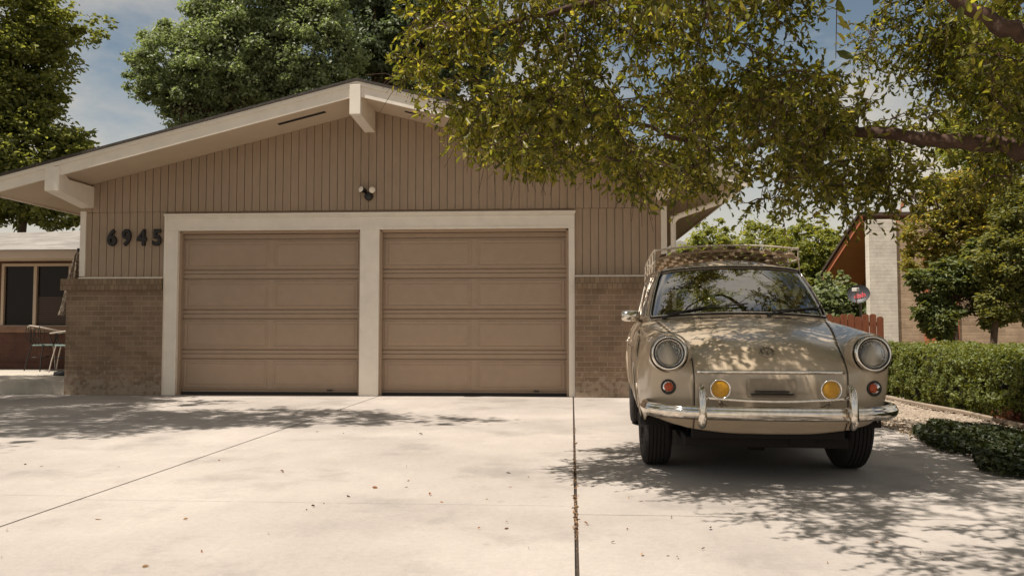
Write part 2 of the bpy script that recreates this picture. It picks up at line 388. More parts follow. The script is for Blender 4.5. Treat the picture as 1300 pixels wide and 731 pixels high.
# concrete edging in front of the hedge
ed = [G(1128, 508), G(1180, 515), G(1235, 531), G(1300, 545)]
edge = MB().tube([(4.02, 11.4, .05), (3.98, 10.4, .05), (3.98, 9.5, .055), (4.04, 8.7, .055), (4.02, 7.7, .05), (4.0, 6.8, .03)], .024, 6).build('concrete_edging', concrete('old_edging', (.30, .24, .18))); tag(edge, kind='structure')
# lawn beyond
# ------------------------------------------------------------------ the garage house
YW, YB, YT, YF = 11.0, 10.92, 10.96, 10.2
RX, RZ, SL = -2.6, 3.86, .25
def sof(x): return RZ-SL*abs(x-RX)
house = empty('garage_house', (RX, YW, 0), 'low tan house with a wide white-trimmed gable above its double garage', 'house')
XL, XR = -6.60, 1.30
DX0, DX1, DXc0, DXc1, DX2, DX3 = -5.256, -5.44, -2.73, -2.47, .075, .155
DZ = 2.235; TZ = 2.465
# siding: grooved boards, real relief; with a joint line at ZJ
ZJ = 2.497
def siding(z0f, z1f, x0, x1, y):
    mb = MB(); p = .1075; g_ = .009; x = x0
    top = []
    while x < x1-1e-6:
        xa, xb = x, min(x+p-g_, x1)
        for (a, b, yy) in ((xa, xb, y), (xb, min(xb+g_, x1), y+.018)):
            if b-a < 1e-4: continue
            cuts = [a, b] if not (a < RX < b) else [a, RX, b]
            for u, v in zip(cuts[:-1], cuts[1:]):
                mb.add([(u, yy, z0f(u)), (v, yy, z0f(v)), (v, yy, z1f(v)), (u, yy, z1f(u))], [(0, 1, 2, 3)])
        if xb+g_ < x1:   # groove cheeks
            mb.add([(xb, y, z0f(xb)), (xb, y+.018, z0f(xb)), (xb, y+.018, z1f(xb)), (xb, y, z1f(xb))], [(0, 1, 2, 3)])
            xc = xb+g_; mb.add([(xc, y, z0f(xc)), (xc, y+.018, z0f(xc)), (xc, y+.018, z1f(xc)), (xc, y, z1f(xc))], [(0, 3, 2, 1)])
        x += p
    return mb
mb = siding(lambda x: ZJ+.004, lambda x: sof(x)-.002, XL, XR, YW-.010)
mb.add([(XL, YW-.010, ZJ+.004), (XR, YW-.010, ZJ+.004), (XR, YW+.02, ZJ+.004), (XL, YW+.02, ZJ+.004)], [(3, 2, 1, 0)])
m2 = siding(lambda x: 1.59, lambda x: ZJ, XL, DX1-.0, YW); mb.add(m2.v, m2.f)
m2 = siding(lambda x: 1.59, lambda x: ZJ, DX3, XR, YW); mb.add(m2.v, m2.f)
mb.box(DX1, DX3, YW+.02, YW+.05, DZ+.02, ZJ)
mb.build('siding', M['siding'], house)
# solid body of the house behind the face
bd = MB()
bd.prism([(XL+.01, 0), (XL+.01, sof(XL)-.01), (RX, RZ-.01), (XR-.01, sof(XR)-.01), (XR-.01, 0)], YW+.25, 19.5)
for a, b, z0, z1 in ((XL+.01, DX0-.05, 0, ZJ), (DX2+.02, XR-.01, 0, ZJ), (DXc0+.03, DXc1-.03, 0, ZJ), (DX0-.05, DX2+.02, DZ+.04, ZJ)):
    bd.box(a, b, YW+.03, YW+.25, z0, z1)
bd.prism([(XL+.01, ZJ), (XL+.01, sof(XL)-.012), (RX, RZ-.012), (XR-.01, sof(XR)-.012), (XR-.01, ZJ)], YW+.015, YW+.25)
bd.build('wall', M['siding'], house)
# brick wainscots with caps
bl = MB().box(-6.79, DX1, YB, YW+.03, 0, 1.42).box(-6.79, -6.60, YW+.03, 12.2, 0, 1.42)
o = bl.build('brick_wall', M['brickL'], house, bevel=.004); o['label'] = 'darker brick wall left of the garage doors'
o = MB().box(DX3, 1.42, YB, YW+.03, 0, 1.42).box(1.31, 1.42, YW+.03, 19.5, 0, 1.42).build('brick_wall', M['brickL'], house, bevel=.004)
o['label'] = 'pale brick wall right of the garage doors'
MB().box(-6.85, DX1-.02, YB-.055, YW+.02, 1.42, 1.578).build('brick_ledge', M['cap'], house, bevel=.006)
MB().box(DX3+.005, 1.47, YB-.055, YW+.02, 1.42, 1.578).build('brick_ledge', M['cap'], house, bevel=.006)
for a, b in ((-6.60, DX1-.02), (DX3+.005, 1.40)):
    MB().prism([(YB-.045, 1.580), (YW-.002, 1.580), (YW-.002, 1.612), (YB-.045, 1.592)], a, b, 'x').build('sill_strip', M['white'], house)
# corner boards
for a, b in ((-6.655, -6.575), (1.295, 1.372)):
    MB().box(a, b, YW-.022, YW+.06, 1.615, ZJ+.02).build('corner_board', M['white'], house, bevel=.003)
# door frame with moulded head
tf = MB()
tf.box(DX1, DX0, YT, YW+.12, .0, DZ); tf.box(DXc0, DXc1, YT, YW+.12, 0, DZ); tf.box(DX2, DX3, YT, YW+.12, 0, DZ)
tf.box(DX1, DX3, YT, YW+.10, DZ, TZ-.028)
tf.box(DX1-.012, DX3+.012, YT-.022, YW+.02, TZ-.028, TZ)
tf.box(DX1-.004, DX1+.03, YT-.012, YT+.01, 0, TZ-.029); tf.box(DX0-.03, DX0+.002, YT-.008, YT+.01, 0, DZ+.03)
tf.box(DX0+.003, DXc0-.003, YT-.008, YT+.01, DZ+.001, DZ+.03); tf.box(DXc1+.003, DX2-.003, YT-.008, YT+.01, DZ+.001, DZ+.03)
tf.box(DX1+.031, DX3-.002, YT-.010, YT+.01, TZ-.075, TZ-.06)
tf.build('door_frame', M['white'], house, bevel=.003)
# stop moulding inside each opening
for a, b in ((DX0, DXc0), (DXc1, DX2)):
    t_ = MB(); t_.box(a, a+.03, YW+.02, YW+.09, 0, DZ-.02); t_.box(b-.03, b, YW+.02, YW+.09, 0, DZ-.02); t_.box(a+.03, b-.03, YW+.02, YW+.09, DZ-.035, DZ-.001)
    t_.build('door_stop', M['door'], house, bevel=.003)
def garage_door(a, b, lbl):
    z0, z1 = .012, DZ-.04; y = YW+.095; sec = (z1-z0)/4.
    # full width profile with beads
    prof = [(z0-.0, 0)]
    for k in range(4):
        s0 = z0+k*sec
        for dz in (.055, sec-.068):
            zz = s0+dz
            prof += [(zz-.011, 0), (zz-.007, .018), (zz+.006, .018), (zz+.010, 0)]
        if k < 3: prof += [(s0+sec-.006, 0), (s0+sec-.003, .014), (s0+sec+.003, .014), (s0+sec+.006, 0)]
    prof.append((z1, 0))
    d = MB(); d.grid([[(x, y+dd, z) for z, dd in prof] for x in (a, b)], flip=True)
    d.box(a, b, y+.02, y+.05, z0, z1)
    dr = d.build('garage_door', M['door'], house); dr['label'] = lbl
    w_ = (b-a)
    for k in range(4):
        s0 = z0+k*sec
        for q in range(2):
            xa = a+.05+q*(w_/2-.01); xb = xa+w_/2-.09; za, zb = s0+.085, s0+sec-.10
            def ringz(i, dy): return [(xa+i, y+dy, za+i), (xb-i, y+dy, za+i), (xb-i, y+dy, zb-i), (xa+i, y+dy, zb-i)]
            rings = [ringz(0, -.0005), ringz(.004, -.007), ringz(.020, -.008), ringz(.030, .0015), ringz(.055, -.0065)]
            pm = MB(); vs = [p for r_ in rings for p in r_]; fs = []
            for r_ in range(len(rings)-1):
                for j in range(4): fs.append((r_*4+j, r_*4+(j+1) % 4, (r_+1)*4+(j+1) % 4, (r_+1)*4+j))
            n_ = (len(rings)-1)*4; fs.append((n_, n_+1, n_+2, n_+3)); pm.add(vs, fs)
            pm.build('door_panel', M['door'], dr)
    MB().box(a, b, y-.012, y+.0, z0-.012, z0+.03).build('bottom_seal', M['seal'], dr)
    MB().box(a+.12*w_*6.8, a+.12*w_*6.8+.07, y-.02, y-.001, z0+.045, z0+.065).build('lift_handle', M['black_metal'], dr)
garage_door(DX0+.004, DXc0-.004, 'tan garage door, the left one'); garage_door(DXc1+.004, DX2-.004, 'tan garage door, the right one beside the car')
MB().box(DX0, DX2, YW+.16, YW+.2, 0, DZ).build('garage_interior', M['dark'], house)
# roof: two slopes
EL, ER = -7.42, 2.22
rf = MB()
for s_, xe in ((-1, EL), (1, ER)):
    zr, ze = RZ+.17, sof(xe)+.17
    rf.prism([(RX, zr), (xe+s_*.03, ze-.0075), (xe+s_*.03, ze+.025), (RX, zr+.033)], YF-.035, 20.2)
rf_o = rf.build('roof', M['shingle_dark'], house)
for s_, xe, nm in ((-1, EL, 'soffit'), (1, ER, 'soffit')):
    MB().prism([(RX, RZ), (xe, sof(xe)), (xe, sof(xe)+.03), (RX, RZ+.03)], YF+.032, 20).build('soffit', M['soffit'], house)
    fa = MB(); fa.prism([(RX, RZ-.02), (xe, sof(xe)-.02), (xe, sof(xe)+.168), (RX, RZ+.168)], YF, YF+.03)
    fa.prism([(RX, RZ+.115), (xe, sof(xe)+.115), (xe, sof(xe)+.168), (RX, RZ+.168)], YF-.018, YF-.001)
    # side eave board
    fa.box(min(xe, xe+s_*.025), max(xe, xe+s_*.025), YF, 20, sof(xe)-.02, sof(xe)+.155)
    fa.build('fascia', M['white'], house)
# gable end ridge beam and the two wall beams
def beam(x0, x1, zb, zt, name='roof_beam'):
    # bottom cut back toward the wall, nose under the fascia
    MB().box(x0, x1, YF+.034, YW+.02, zb, zt).build(name, M['white'], house, bevel=.004)
MB().prism([(YF-.03, 3.60), (YF-.03, 3.98), (YW+.0, 3.88), (YW+.0, 3.56)], RX-.085, RX+.055, 'x').build('ridge_beam', M['white'], house, bevel=.004)
MB().prism([(YF-.022, 2.67), (YF-.022, sof(-6.62)+.13), (YF+.2, sof(-6.62)-.001), (YW-.011, sof(-6.62)-.001), (YW-.011, 2.56)], -6.66, -6.47, 'x').build('roof_beam', M['white'], house, bevel=.004)
MB().prism([(YF+.2, 2.72), (YF+.2, sof(1.35)-.004), (YW+.0, sof(1.35)-.004), (YW+.0, 2.60)], 1.22, 1.38, 'x').build('roof_beam', M['white'], house, bevel=.004)
# soffit vents
for xa, xb in ((-3.73, -3.10), (-2.05, -1.79)):
    zz = lambda x: sof(x)-.004
    MB().add([(xa, 10.50, zz(xa)), (xb, 10.50, zz(xb)), (xb, 10.58, zz(xb)), (xa, 10.58, zz(xa))], [(0, 1, 2, 3)]).build('soffit_vent', M['dark'], house)
# downspout on the right corner
dp = [(2.12, 10.35, 2.60), (2.10, 10.40, 2.56), (1.95, 10.55, 2.49), (1.62, 10.82, 2.40), (1.50, 10.90, 2.36), (1.455, 10.94, 2.30), (1.45, 10.95, 2.2), (1.45, 10.95, .15)]
dpc = catmull(dp, 5); MB().tube(dpc, .035, 8).build('downspout', M['white'], house, smooth=True)
MB().tube([(ER+.07, YF+.06, sof(ER)+.08), (ER+.07, 20, sof(ER)+.08)], .045, 10).build('gutter', M['white'], house, smooth=True)
# floodlight
fl = empty('floodlight', (-2.637, YW-.02, 2.69), 'small black twin-head floodlight on the siding below the gable peak', 'floodlight')
MB().lathe([(0, -.055), (.03, -.053), (.052, -.04), (.058, -.015), (.058, .01)], (-2.62, YW-.022, 2.685), (0, 1, 0), 20).build('mount', M['black_metal'], fl, smooth=True)
M['lens'] = pmat('lamp_lens', (.82, .74, .62), .25)
for dx, ax, mt in ((-.075, (-.35, -.8, .1), 'l'), (.055, (.25, -1, -.2), 'r')):
    c = Vector((-2.62+dx, YW-.07, 2.765)); a = Vector(ax).normalized()
    hd = MB().lathe([(.018, -.07), (.03, -.055), (.036, 0), (.044, .035), (.044, .045)], c, a, 18).build('lamp_head', M['black_metal'] if mt == 'l' else M['lens'], fl, smooth=True)
    MB().lathe([(.043, .040), (.03, .052), (0, .056)], c, a, 18).build('lens', M['lens'], hd, smooth=True)
    MB().tube([(-2.62+dx*.4, YW-.045, 2.71), tuple(c-a*.06)], .011, 8).build('arm', M['black_metal'], fl)
# house numbers
def text_mesh(ch, size, ext, off=0.0, bev=0.0):
    cu = bpy.data.curves.new('t', 'FONT'); cu.body = ch; cu.size = size; cu.extrude = ext; cu.offset = off; cu.align_x = 'CENTER'; cu.bevel_depth = bev
    o = bpy.data.objects.new('t', cu); COL.objects.link(o)
    dg = bpy.context.evaluated_depsgraph_get(); dg.update()
    me = bpy.data.meshes.new_from_object(o.evaluated_get(dg)); bpy.data.objects.remove(o); return me
nm_mat = pmat('number_iron', (.012, .009, .008), .5)
for ch, x, lbl in (('6', -6.19, 'black metal house digit 6 on the tan siding'), ('9', -5.983, 'black metal house digit 9 on the tan siding'),
                   ('4', -5.768, 'black metal house digit 4 on the tan siding'), ('5', -5.553, 'black metal house digit 5 on the tan siding')):
    me = text_mesh(ch, .30, .012, 0, .011); me.transform(Matrix.Scale(.86, 4, (1, 0, 0))); me.transform(Matrix.Rotation(math.pi/2, 4, 'X'))
    me.materials.clear(); me.materials.append(nm_mat)
    o = bpy.data.objects.new('house_number', me); COL.objects.link(o); o.location = (x, YW-.03, 2.045); tag(o, lbl, 'house number', 'house number digits')

# ------------------------------------------------------------------ left wing / neighbour house with window
YN = 14.3
wing = empty('brick_house', (-9.5, YN, 0), 'low dark red brick house with pale shingle roof behind the patio', 'house')
M['brickR'] = brickmat('red_brick', (.13, .062, .045), (.10, .05, .036), (.10, .07, .055), 'xy')
M['shingle_pale'] = brickmat('pale_shingle', (.33, .305, .28), (.26, .245, .22), (.17, .16, .145), 'x', bw=.3, rh=.045, ms=.004, bump=.3)
wx0, wx1 = -10.10, -8.80; wz0, wz1 = .96, 2.02
wb = MB(); wb.box(-18, wx0, YN, 18.5, .18, 2.12); wb.box(wx1, -6.61, YN, 18.5, .18, 2.12); wb.box(wx0, wx1, YN, 18.5, .18, wz0-.1); wb.box(wx0, wx1, YN+.4, 18.5, wz0-.1, 2.12); wb.box(wx0, wx1, YN, YN+.4, wz1+.05, 2.12)
wb.build('wall', M['brickR'], wing)
MB().box(wx0-.1, -6.62, YN-.06, YN+.1, wz0-.13, wz0-.02).build('sill', brickmat('sill_brick', (.28, .16, .11), (.22, .13, .09), (.2, .15, .11), 'x', bw=.07, rh=.3), wing, bevel=.005)
MB().box(-18, -6.62, YN-.04, YN-.002, .18, .30).build('base_trim', M['brickR'], wing)
fr_ = MB(); fw = .05
wm = pmat('window_frame_paint', (.46, .36, .27), .6)
for (a, b, z0, z1) in ((wx0, wx0+fw, wz0, wz1), (wx1-fw, wx1, wz0, wz1), (-9.50, -9.44, wz0, wz1), (wx0, wx1, wz1-.0, wz1+.05), (wx0, wx1, wz0-.03, wz0)):
    fr_.box(a, b, YN-.02, YN+.06, z0, z1)
wn_ = fr_.build('window', wm, wing, bevel=.003)
M['winglass'] = pmat('dark_window_glass', (.010, .007, .006), .12, spec=.2)
MB().box(wx0+fw+.001, -9.501, YN+.03, YN+.04, wz0, wz1).build('pane', M['winglass'], wn_)
MB().box(-9.439, wx1-fw-.001, YN+.03, YN+.04, wz0, wz1).build('pane', M['winglass'], wn_)
sh = MB()
for k in range(14): sh.box(-9.43, wx1-fw-.01, YN+.018, YN+.026, wz0+.03+k*.035, wz0+.05+k*.035)
sh.build('blind', pmat('shade_slat', (.09, .06, .045), .8), wn_)
MB().box(-18, -6.7, 13.55, 13.6, 2.10, 2.24).build('fascia', pmat('wing_fascia', (.52, .40, .31), .6, var=.05), wing, bevel=.004)
MB().box(-18, -6.7, 13.6, YN+.1, 2.115, 2.13).build('soffit', M['soffit'], wing)
MB().add([(-18, 13.5, 2.24), (-6.65, 13.5, 2.24), (-6.65, 17.6, 3.05), (-10.6, 17.6, 3.05), (-18, 17.6, 2.95)], [(0, 1, 2, 3, 4)]).add([(-18, 17.6, 2.95), (-10.6, 17.6, 3.05), (-6.65, 17.6, 3.05), (-6.65, 21, 2.3), (-18, 21, 2.3)], [(0, 1, 2, 3, 4)]).build('roof', M['shingle_pale'], wing)
# closed patio umbrella
um = empty('patio_umbrella', (-7.62, 12.5, .18), 'closed patterned patio umbrella standing behind the brick wall corner', 'umbrella')
ux = PX(97, 12.5); ux2 = PX(92, 12.5)
def fabmat():
    m, t, p, o = nodes('umbrella_fabric'); g = t.nodes.new('ShaderNodeNewGeometry'); v = t.nodes.new('ShaderNodeTexVoronoi'); v.inputs['Scale'].default_value = 40
    mp_ = t.nodes.new('ShaderNodeMapping'); mp_.inputs['Scale'].default_value = (1, 1, .5); lk(t, g.outputs['Position'], mp_.inputs[0]); lk(t, mp_.outputs[0], v.inputs['Vector'])
    c = t.nodes.new('ShaderNodeValToRGB'); e = c.color_ramp.elements; e[0].position = .32; e[0].color = (.50, .42, .33, 1); e[1].position = .5; e[1].color = (.2, .15, .11, 1)
    lk(t, v.outputs['Distance'], c.inputs[0]); lk(t, c.outputs[0], p.inputs['Base Color']); p.inputs['Roughness'].default_value = .9; return m
prof = [(0.02, 2.10), (.045, 2.04), (.07, 1.9), (.095, 1.7), (.12, 1.45), (.145, 1.22), (.165, 1.10)]
gg = []
for r_, z in prof:
    row = []
    for j in range(49):
        t_ = 2*math.pi*j/48; rr = r_*(1+.28*math.cos(8*t_+z*2))
        row.append((ux+(ux2-ux)*(2.1-z)+rr*math.cos(t_), 12.5+rr*math.sin(t_), z))
    gg.append(row)
MB().grid(gg).build('canopy', fabmat(), um, smooth=True)
MB().tube([(ux, 12.5, 2.16), (ux2, 12.5, .2)], .019, 10).build('pole', M['black_metal'], um)
MB().tube([(ux2-.12, 12.42, 1.20), (ux2, 12.36, 1.22), (ux2+.12, 12.42, 1.2)], .012, 6).build('tie_strap', M['seal'], um)
MB().lathe([(0.02, .10), (.06, .09), (.24, .05), (.25, 0), (0, 0)], (ux2, 12.5, .18), (0, 0, 1), 28).build('base', M['black_metal'], um, smooth=True)
# bistro chair
def chair(cx, cy, rz, lbl):
    ch = empty('patio_chair', (cx, cy, .18), lbl, 'chair')
    T = Matrix.Translation((cx, cy, .18)) @ Matrix.Rotation(rz, 4, 'Z')
    def tt(p): return tuple(T@Vector(p))
    mt = pmat('pale_chair_metal', (.42, .36, .30), .5, var=.1); dk = M['black_metal']
    s = MB()
    s.tube([tt(p) for p in [(-.27, -.26, .64), (-.30, 0, .68), (-.24, .24, .74), (0, .31, .77), (.24, .24, .74), (.30, 0, .68), (.27, -.26, .64)]], .013, 8)
    s.build('back_rail', mt, ch, smooth=True)
    st_ = MB(); st_.lathe([(0, .45), (.22, .45), (.245, .44), (.245, .425), (0, .42)], tt((0, 0, 0)), (0, 0, 1), 28)
    st_.build('seat', pmat('seat_cushion', (.12, .17, .15), .8), ch, smooth=True)
    for sx, sy in ((-1, -1), (1, -1), (-1, 1), (1, 1)):
        MB().tube([tt(p) for p in [(sx*.20, sy*.18, .43), (sx*.235, sy*.23, .2), (sx*.27, sy*.26, .0)]], .011, 6).build('leg', mt if sy < 0 else dk, ch)
    ar = MB()
    for t_ in (-.2, -.1, 0, .1, .2): ar.tube([tt(p) for p in [(t_, .2, .44), (t_*1.1, .29, .6), (t_*1.1, .30-abs(t_)*.2, .755)]], .006, 5)
    for a_ in range(10):
        q = a_/9*math.pi; ar.tube([tt((.27*math.cos(q), .27*math.sin(q), .46)), tt((.29*math.cos(q), .28*math.sin(q), .70))], .005, 4)
    ar.build('back_bars', dk, ch)
    for sx in (-1, 1): MB().tube([tt(p) for p in [(sx*.27, -.26, .64), (sx*.25, -.24, .52), (sx*.23, -.2, .44)]], .011, 6).build('armrest_post', dk, ch)
    MB().tube([tt(p) for p in [(-.22, -.2, .22), (0, 0, .25), (.22, .2, .22)]], .007, 5).tube([tt(p) for p in [(.22, -.2, .22), (0, 0, .245), (-.22, .2, .22)]], .007, 5).build('stretcher', dk, ch)
cx_, cy_ = PX(62, 13.75), 13.75
chair(cx_, cy_, 2.6, 'metal patio chair with a curved pale rail, left one under the window')
chair(PX(90, 13.5), 13.5, -1.2, 'metal patio chair mostly hidden behind the brick wall corner')
# ------------------------------------------------------------------ the car (local: x across, y to the rear, z up, front axle at y=0)
M['paint'] = pmat('beige_car_paint', (.45, .36, .255), .28, var=.05, scale=6, var2=.05, scale2=1.5, coat=.65, spec=.5)
M['paint'].node_tree.nodes['Principled BSDF'].inputs['Coat Roughness'].default_value = .10
M['chrome'] = pmat('chrome', (.78, .72, .64), .13, metal=1, var=.25, scale=30)
M['chrome_worn'] = pmat('worn_chrome', (.55, .48, .40), .3, metal=1, var=.4, scale=40)
M['tyre'] = pmat('tyre_rubber', (.018, .015, .013), .85, bump=.3, bscale=60)
M['glass'] = glassmat('car_glass', (.62, .66, .60), 1.55, base=.30)
M['interior'] = pmat('car_interior', (.030, .022, .017), .9)
M['under'] = pmat('underbody', (.012, .009, .008), .95)
car = empty('classic_car', (0, 0, 0), 'beige vintage station wagon with roof rack and amber fog lamps parked on the driveway', 'car')
# body control columns: front centre, round the corner, along the side, round the tail
cols = [
 [(0,-.70,.290),(0,-.760,.38),(0,-.775,.50),(0,-.780,.60),(0,-.765,.655),(0,-.705,.735),(0,-.545,.832),(0,-.14,.925),(0,.30,.990)],
 [(.25,-.70,.295),(.25,-.757,.38),(.25,-.771,.50),(.25,-.775,.60),(.25,-.760,.655),(.25,-.698,.730),(.255,-.535,.824),(.30,-.13,.914),(.34,.315,.983)],
 [(.455,-.685,.315),(.455,-.742,.385),(.455,-.757,.50),(.455,-.762,.60),(.457,-.745,.655),(.460,-.665,.722),(.480,-.470,.802),(.555,-.08,.885),(.625,.37,.960)],
 [(.53,-.672,.330),(.53,-.732,.39),(.535,-.750,.50),(.535,-.755,.60),(.535,-.745,.675),(.540,-.680,.752),(.565,-.500,.825),(.645,-.05,.897),(.672,.43,.955)],
 [(.60,-.642,.345),(.61,-.705,.395),(.615,-.733,.50),(.615,-.745,.60),(.615,-.750,.72),(.615,-.715,.822),(.625,-.580,.868),(.685,-.03,.908),(.692,.47,.951)],
 [(.665,-.560,.360),(.690,-.615,.405),(.705,-.650,.50),(.712,-.668,.60),(.715,-.675,.71),(.708,-.640,.802),(.690,-.540,.855),(.715,.00,.905),(.704,.50,.949)],
 [(.725,-.450,.365),(.745,-.465,.43),(.762,-.475,.52),(.770,-.480,.62),(.772,-.480,.71),(.760,-.465,.790),(.733,-.420,.848),(.738,.06,.900),(.712,.54,.949)],
]
xp = np.array([(.20,.700),(.30,.745),(.40,.775),(.52,.792),(.62,.800),(.72,.798),(.80,.786),(.86,.768),(.90,.748),(.95,.712)])
ARCH = .362
def sidecol(y, zb, ytop=None, sc=1.0):
    zt = .949; T = [0, .13, .30, .47, .62, .76, .87, .94, 1]
    yt = ytop if ytop is not None else y
    out = []
    for k, t in enumerate(T):
        z = zb+(zt-zb)*t; x = np.interp(z, xp[:, 0], xp[:, 1])*sc
        out.append((x, y+(yt-y)*max(0, (t-.6)/.4), z))
    return out
for y, yt in ((-.385, .60), (-.352, .64), (-.30, .68), (-.18, .74), (0, .80), (.18, .87), (.30, .93), (.352, .98), (.375, 1.02), (.45, 1.08)):
    zb = .32+math.sqrt(max(0, ARCH**2-y*y)) if abs(y) < ARCH else (.33 if y < 0 else .235)
    cols.append(sidecol(y, zb, yt, .988 if y < -.3 else (.994 if y < 0 else 1)))
for y in (.9, 1.4, 1.9): cols.append(sidecol(y, .215, y+ (1.08-.45)*(1-(y-.45)/1.6) if y < 2.05 else y))
for y in (2.02, 2.048, 2.10, 2.22, 2.4, 2.58, 2.70, 2.752, 2.80):
    zb = .32+math.sqrt(max(0, ARCH**2-(y-2.4)**2)) if abs(y-2.4) < ARCH else .235
    cols.append(sidecol(y, zb, y, .985 if y > 2.5 else .995))
tail = [((.735), 3.02), (.66, 3.17), (.50, 3.24), (.25, 3.27), (0, 3.275)]
for x, y in tail:
    f = [(1.0 if k > 1 else .97, 0) for k in range(9)]
    zz = [.30, .38, .50, .60, .70, .78, .85, .90, .949]
    yo = [-.10, -.03, .01, .02, .01, -.02, -.05, -.09, -.13]
    cols.append([(x*(1-.0*k)*(np.interp(zz[k], xp[:, 0], xp[:, 1])/.80), y+yo[k], zz[k]) for k in range(9)])
CB = np.array(cols); NC_, NR_ = 8, 8
gd = catmull(CB, NC_)                       # along columns
gd = catmull(np.swapaxes(gd, 0, 1), NR_); gd = np.swapaxes(gd, 0, 1)      # (cols, rows, 3)
gd[0:1, :, 0] = 0; gd[-1:, :, 0] = 0
nC, nR = gd.shape[:2]
def surf(u, v):
    i, j = u*NC_, v*NR_; i0, j0 = min(int(i), nC-2), min(int(j), nR-2); a, b = i-i0, j-j0
    return Vector(gd[i0, j0]*(1-a)*(1-b)+gd[i0+1, j0]*a*(1-b)+gd[i0, j0+1]*(1-a)*b+gd[i0+1, j0+1]*a*b)
def patch(us, vs, sides=(1, -1)):
    mb = MB()
    for s in sides:
        g = [[(s*gd[i, j, 0], gd[i, j, 1], gd[i, j, 2]) for j in range(vs[0]*NR_, vs[1]*NR_+1)] for i in range(us[0]*NC_, us[1]*NC_+1)]
        mb.grid(g, flip=(s > 0))
    return mb
def solidify(o, t=.006):
    md = o.modifiers.new('s', 'SOLIDIFY'); md.thickness = t; md.offset = -1; return o
hood = solidify(patch((0, 2), (4, 8)).build('hood', M['paint'], car, smooth=True, weld=True))
solidify(patch((0, 2), (0, 4)).build('front_panel', M['paint'], car, smooth=True, weld=True))
iy0 = 16; iy1 = 19      # column span of the doors
nlast = len(cols)-1
solidify(patch((2, iy0), (0, 8)).build('fender', M['paint'], car, smooth=True, weld=False))
for s in (1, -1):
    o = solidify(patch((iy0, iy1), (0, 8), (s,)).build('door', M['paint'], car, smooth=True))
    hy = 1.62
    MB().tube([(s*.792, hy-.07, .80), (s*.812, hy-.06, .80), (s*.818, hy, .80), (s*.812, hy+.06, .80), (s*.792, hy+.07, .80)], .009, 8).build('door_handle', M['chrome'], o, smooth=True)
solidify(patch((iy1, nlast), (0, 8)).build('rear_body', M['paint'], car, smooth=True))
# shut lines
def seam(path, s_list=(1, -1), r=.0042):
    mb = MB()
    for s in s_list: mb.tube([(s*p[0], p[1], p[2]) for p in path], r, 6)
    return mb
for c_ in (2, iy0, iy1):
    for s in (1, -1): seam([surf(c_, v/8) for v in range(0, 65)], (s,), .003).build('shut_line', M['seal'], car)
# side moulding
for s in (1, -1): MB().tube([(s*(surf(u/4, 5.0).x+.003), surf(u/4, 5.0).y, surf(u/4, 5.0).z) for u in range(40, 4*(nlast-5))], .005, 6).build('side_trim', M['chrome_worn'], car, smooth=True)
# arch lips
for s in (1, -1):
    for cy in (0, 2.4):
        pts = []; m2 = MB()
        for k in range(31):
            a = math.pi*(.02+.96*k/30); z = .32+ARCH*math.sin(a); y = cy+ARCH*math.cos(a)
            pts.append((s*(np.interp(z, xp[:, 0], xp[:, 1])-.004), y, z))
        m2.tube(pts, .009, 8); m2.build('wheel_arch', M['paint'], car, smooth=True)
# ---------------- greenhouse as four sided patches
def bez(P, n): return catmull(np.array(P, float), n)
N1, N2 = 96, 40
base = bez([(-.672, .445, .955), (-.60, .385, .966), (-.34, .318, .984), (0, .30, .991), (.34, .318, .984), (.60, .385, .966), (.672, .445, .955)], N1//6)
head = bez([(-.558, .875, .0+1.335), (-.49, .80, 1.358), (-.26, .725, 1.375), (0, .705, 1.380), (.26, .725, 1.375), (.49, .80, 1.358), (.558, .875, 1.335)], N1//6)
def wind(i, j, off=0.):
    t = j/N2; a, b = base[i], head[i]; p = a*(1-t)+b*t
    n = np.array((p[0]*.35, -.68, .73)); n /= np.linalg.norm(n)
    return p+n*(.022*math.sin(math.pi*t)+off)
wg = [[wind(i, j) for j in range(N2+1)] for i in range(N1+1)]
def inset_ok(u, v, m, rr):      # rounded rect in metres; u in [0,1] across
    return True
Wm, Hm = 1.22, .56
def rr_sd(u, v, mx_, my0, my1, rad):
    """signed distance (m) to a rounded rectangle inside the patch"""
    x = (u-.5)*Wm; y = v*Hm
    hx = Wm/2-mx_-rad; cy = (my0+Hm-my1)/2; hy = (Hm-my1-my0)/2-rad
    dx, dy = abs(x)-hx, abs(y-cy)-hy
    return math.hypot(max(dx, 0), max(dy, 0))+min(max(dx, dy), 0)-rad
def split_patch(g, fn, off_in):
    """faces with fn<0.006 -> glass, fn>-0.006 -> frame"""
    A, B = len(g)-1, len(g[0])-1; fr, gl = MB(), MB()
    idx = {}
    for i in range(A):
        for j in range(B):
            d = fn((i+.5)/A, (j+.5)/B)
            q = [g[i][j], g[i+1][j], g[i+1][j+1], g[i][j+1]]
            if d > -.010: fr.add(q, [(0, 1, 2, 3)])
            if d < .006: gl.add([off_in(p) for p in q], [(0, 1, 2, 3)])
    return fr, gl
WM = (.030, .022, .030, .085)
inner = lambda p: tuple(np.array(p)+np.array((0, .003, -.004)))
fr, gl = split_patch(wg, lambda u, v: rr_sd(u, v, *WM), inner)
solidify(fr.build('windshield_frame', M['paint'], car, smooth=True, weld=True))
wsh = gl.build('windshield', M['glass'], car, smooth=True, weld=True)
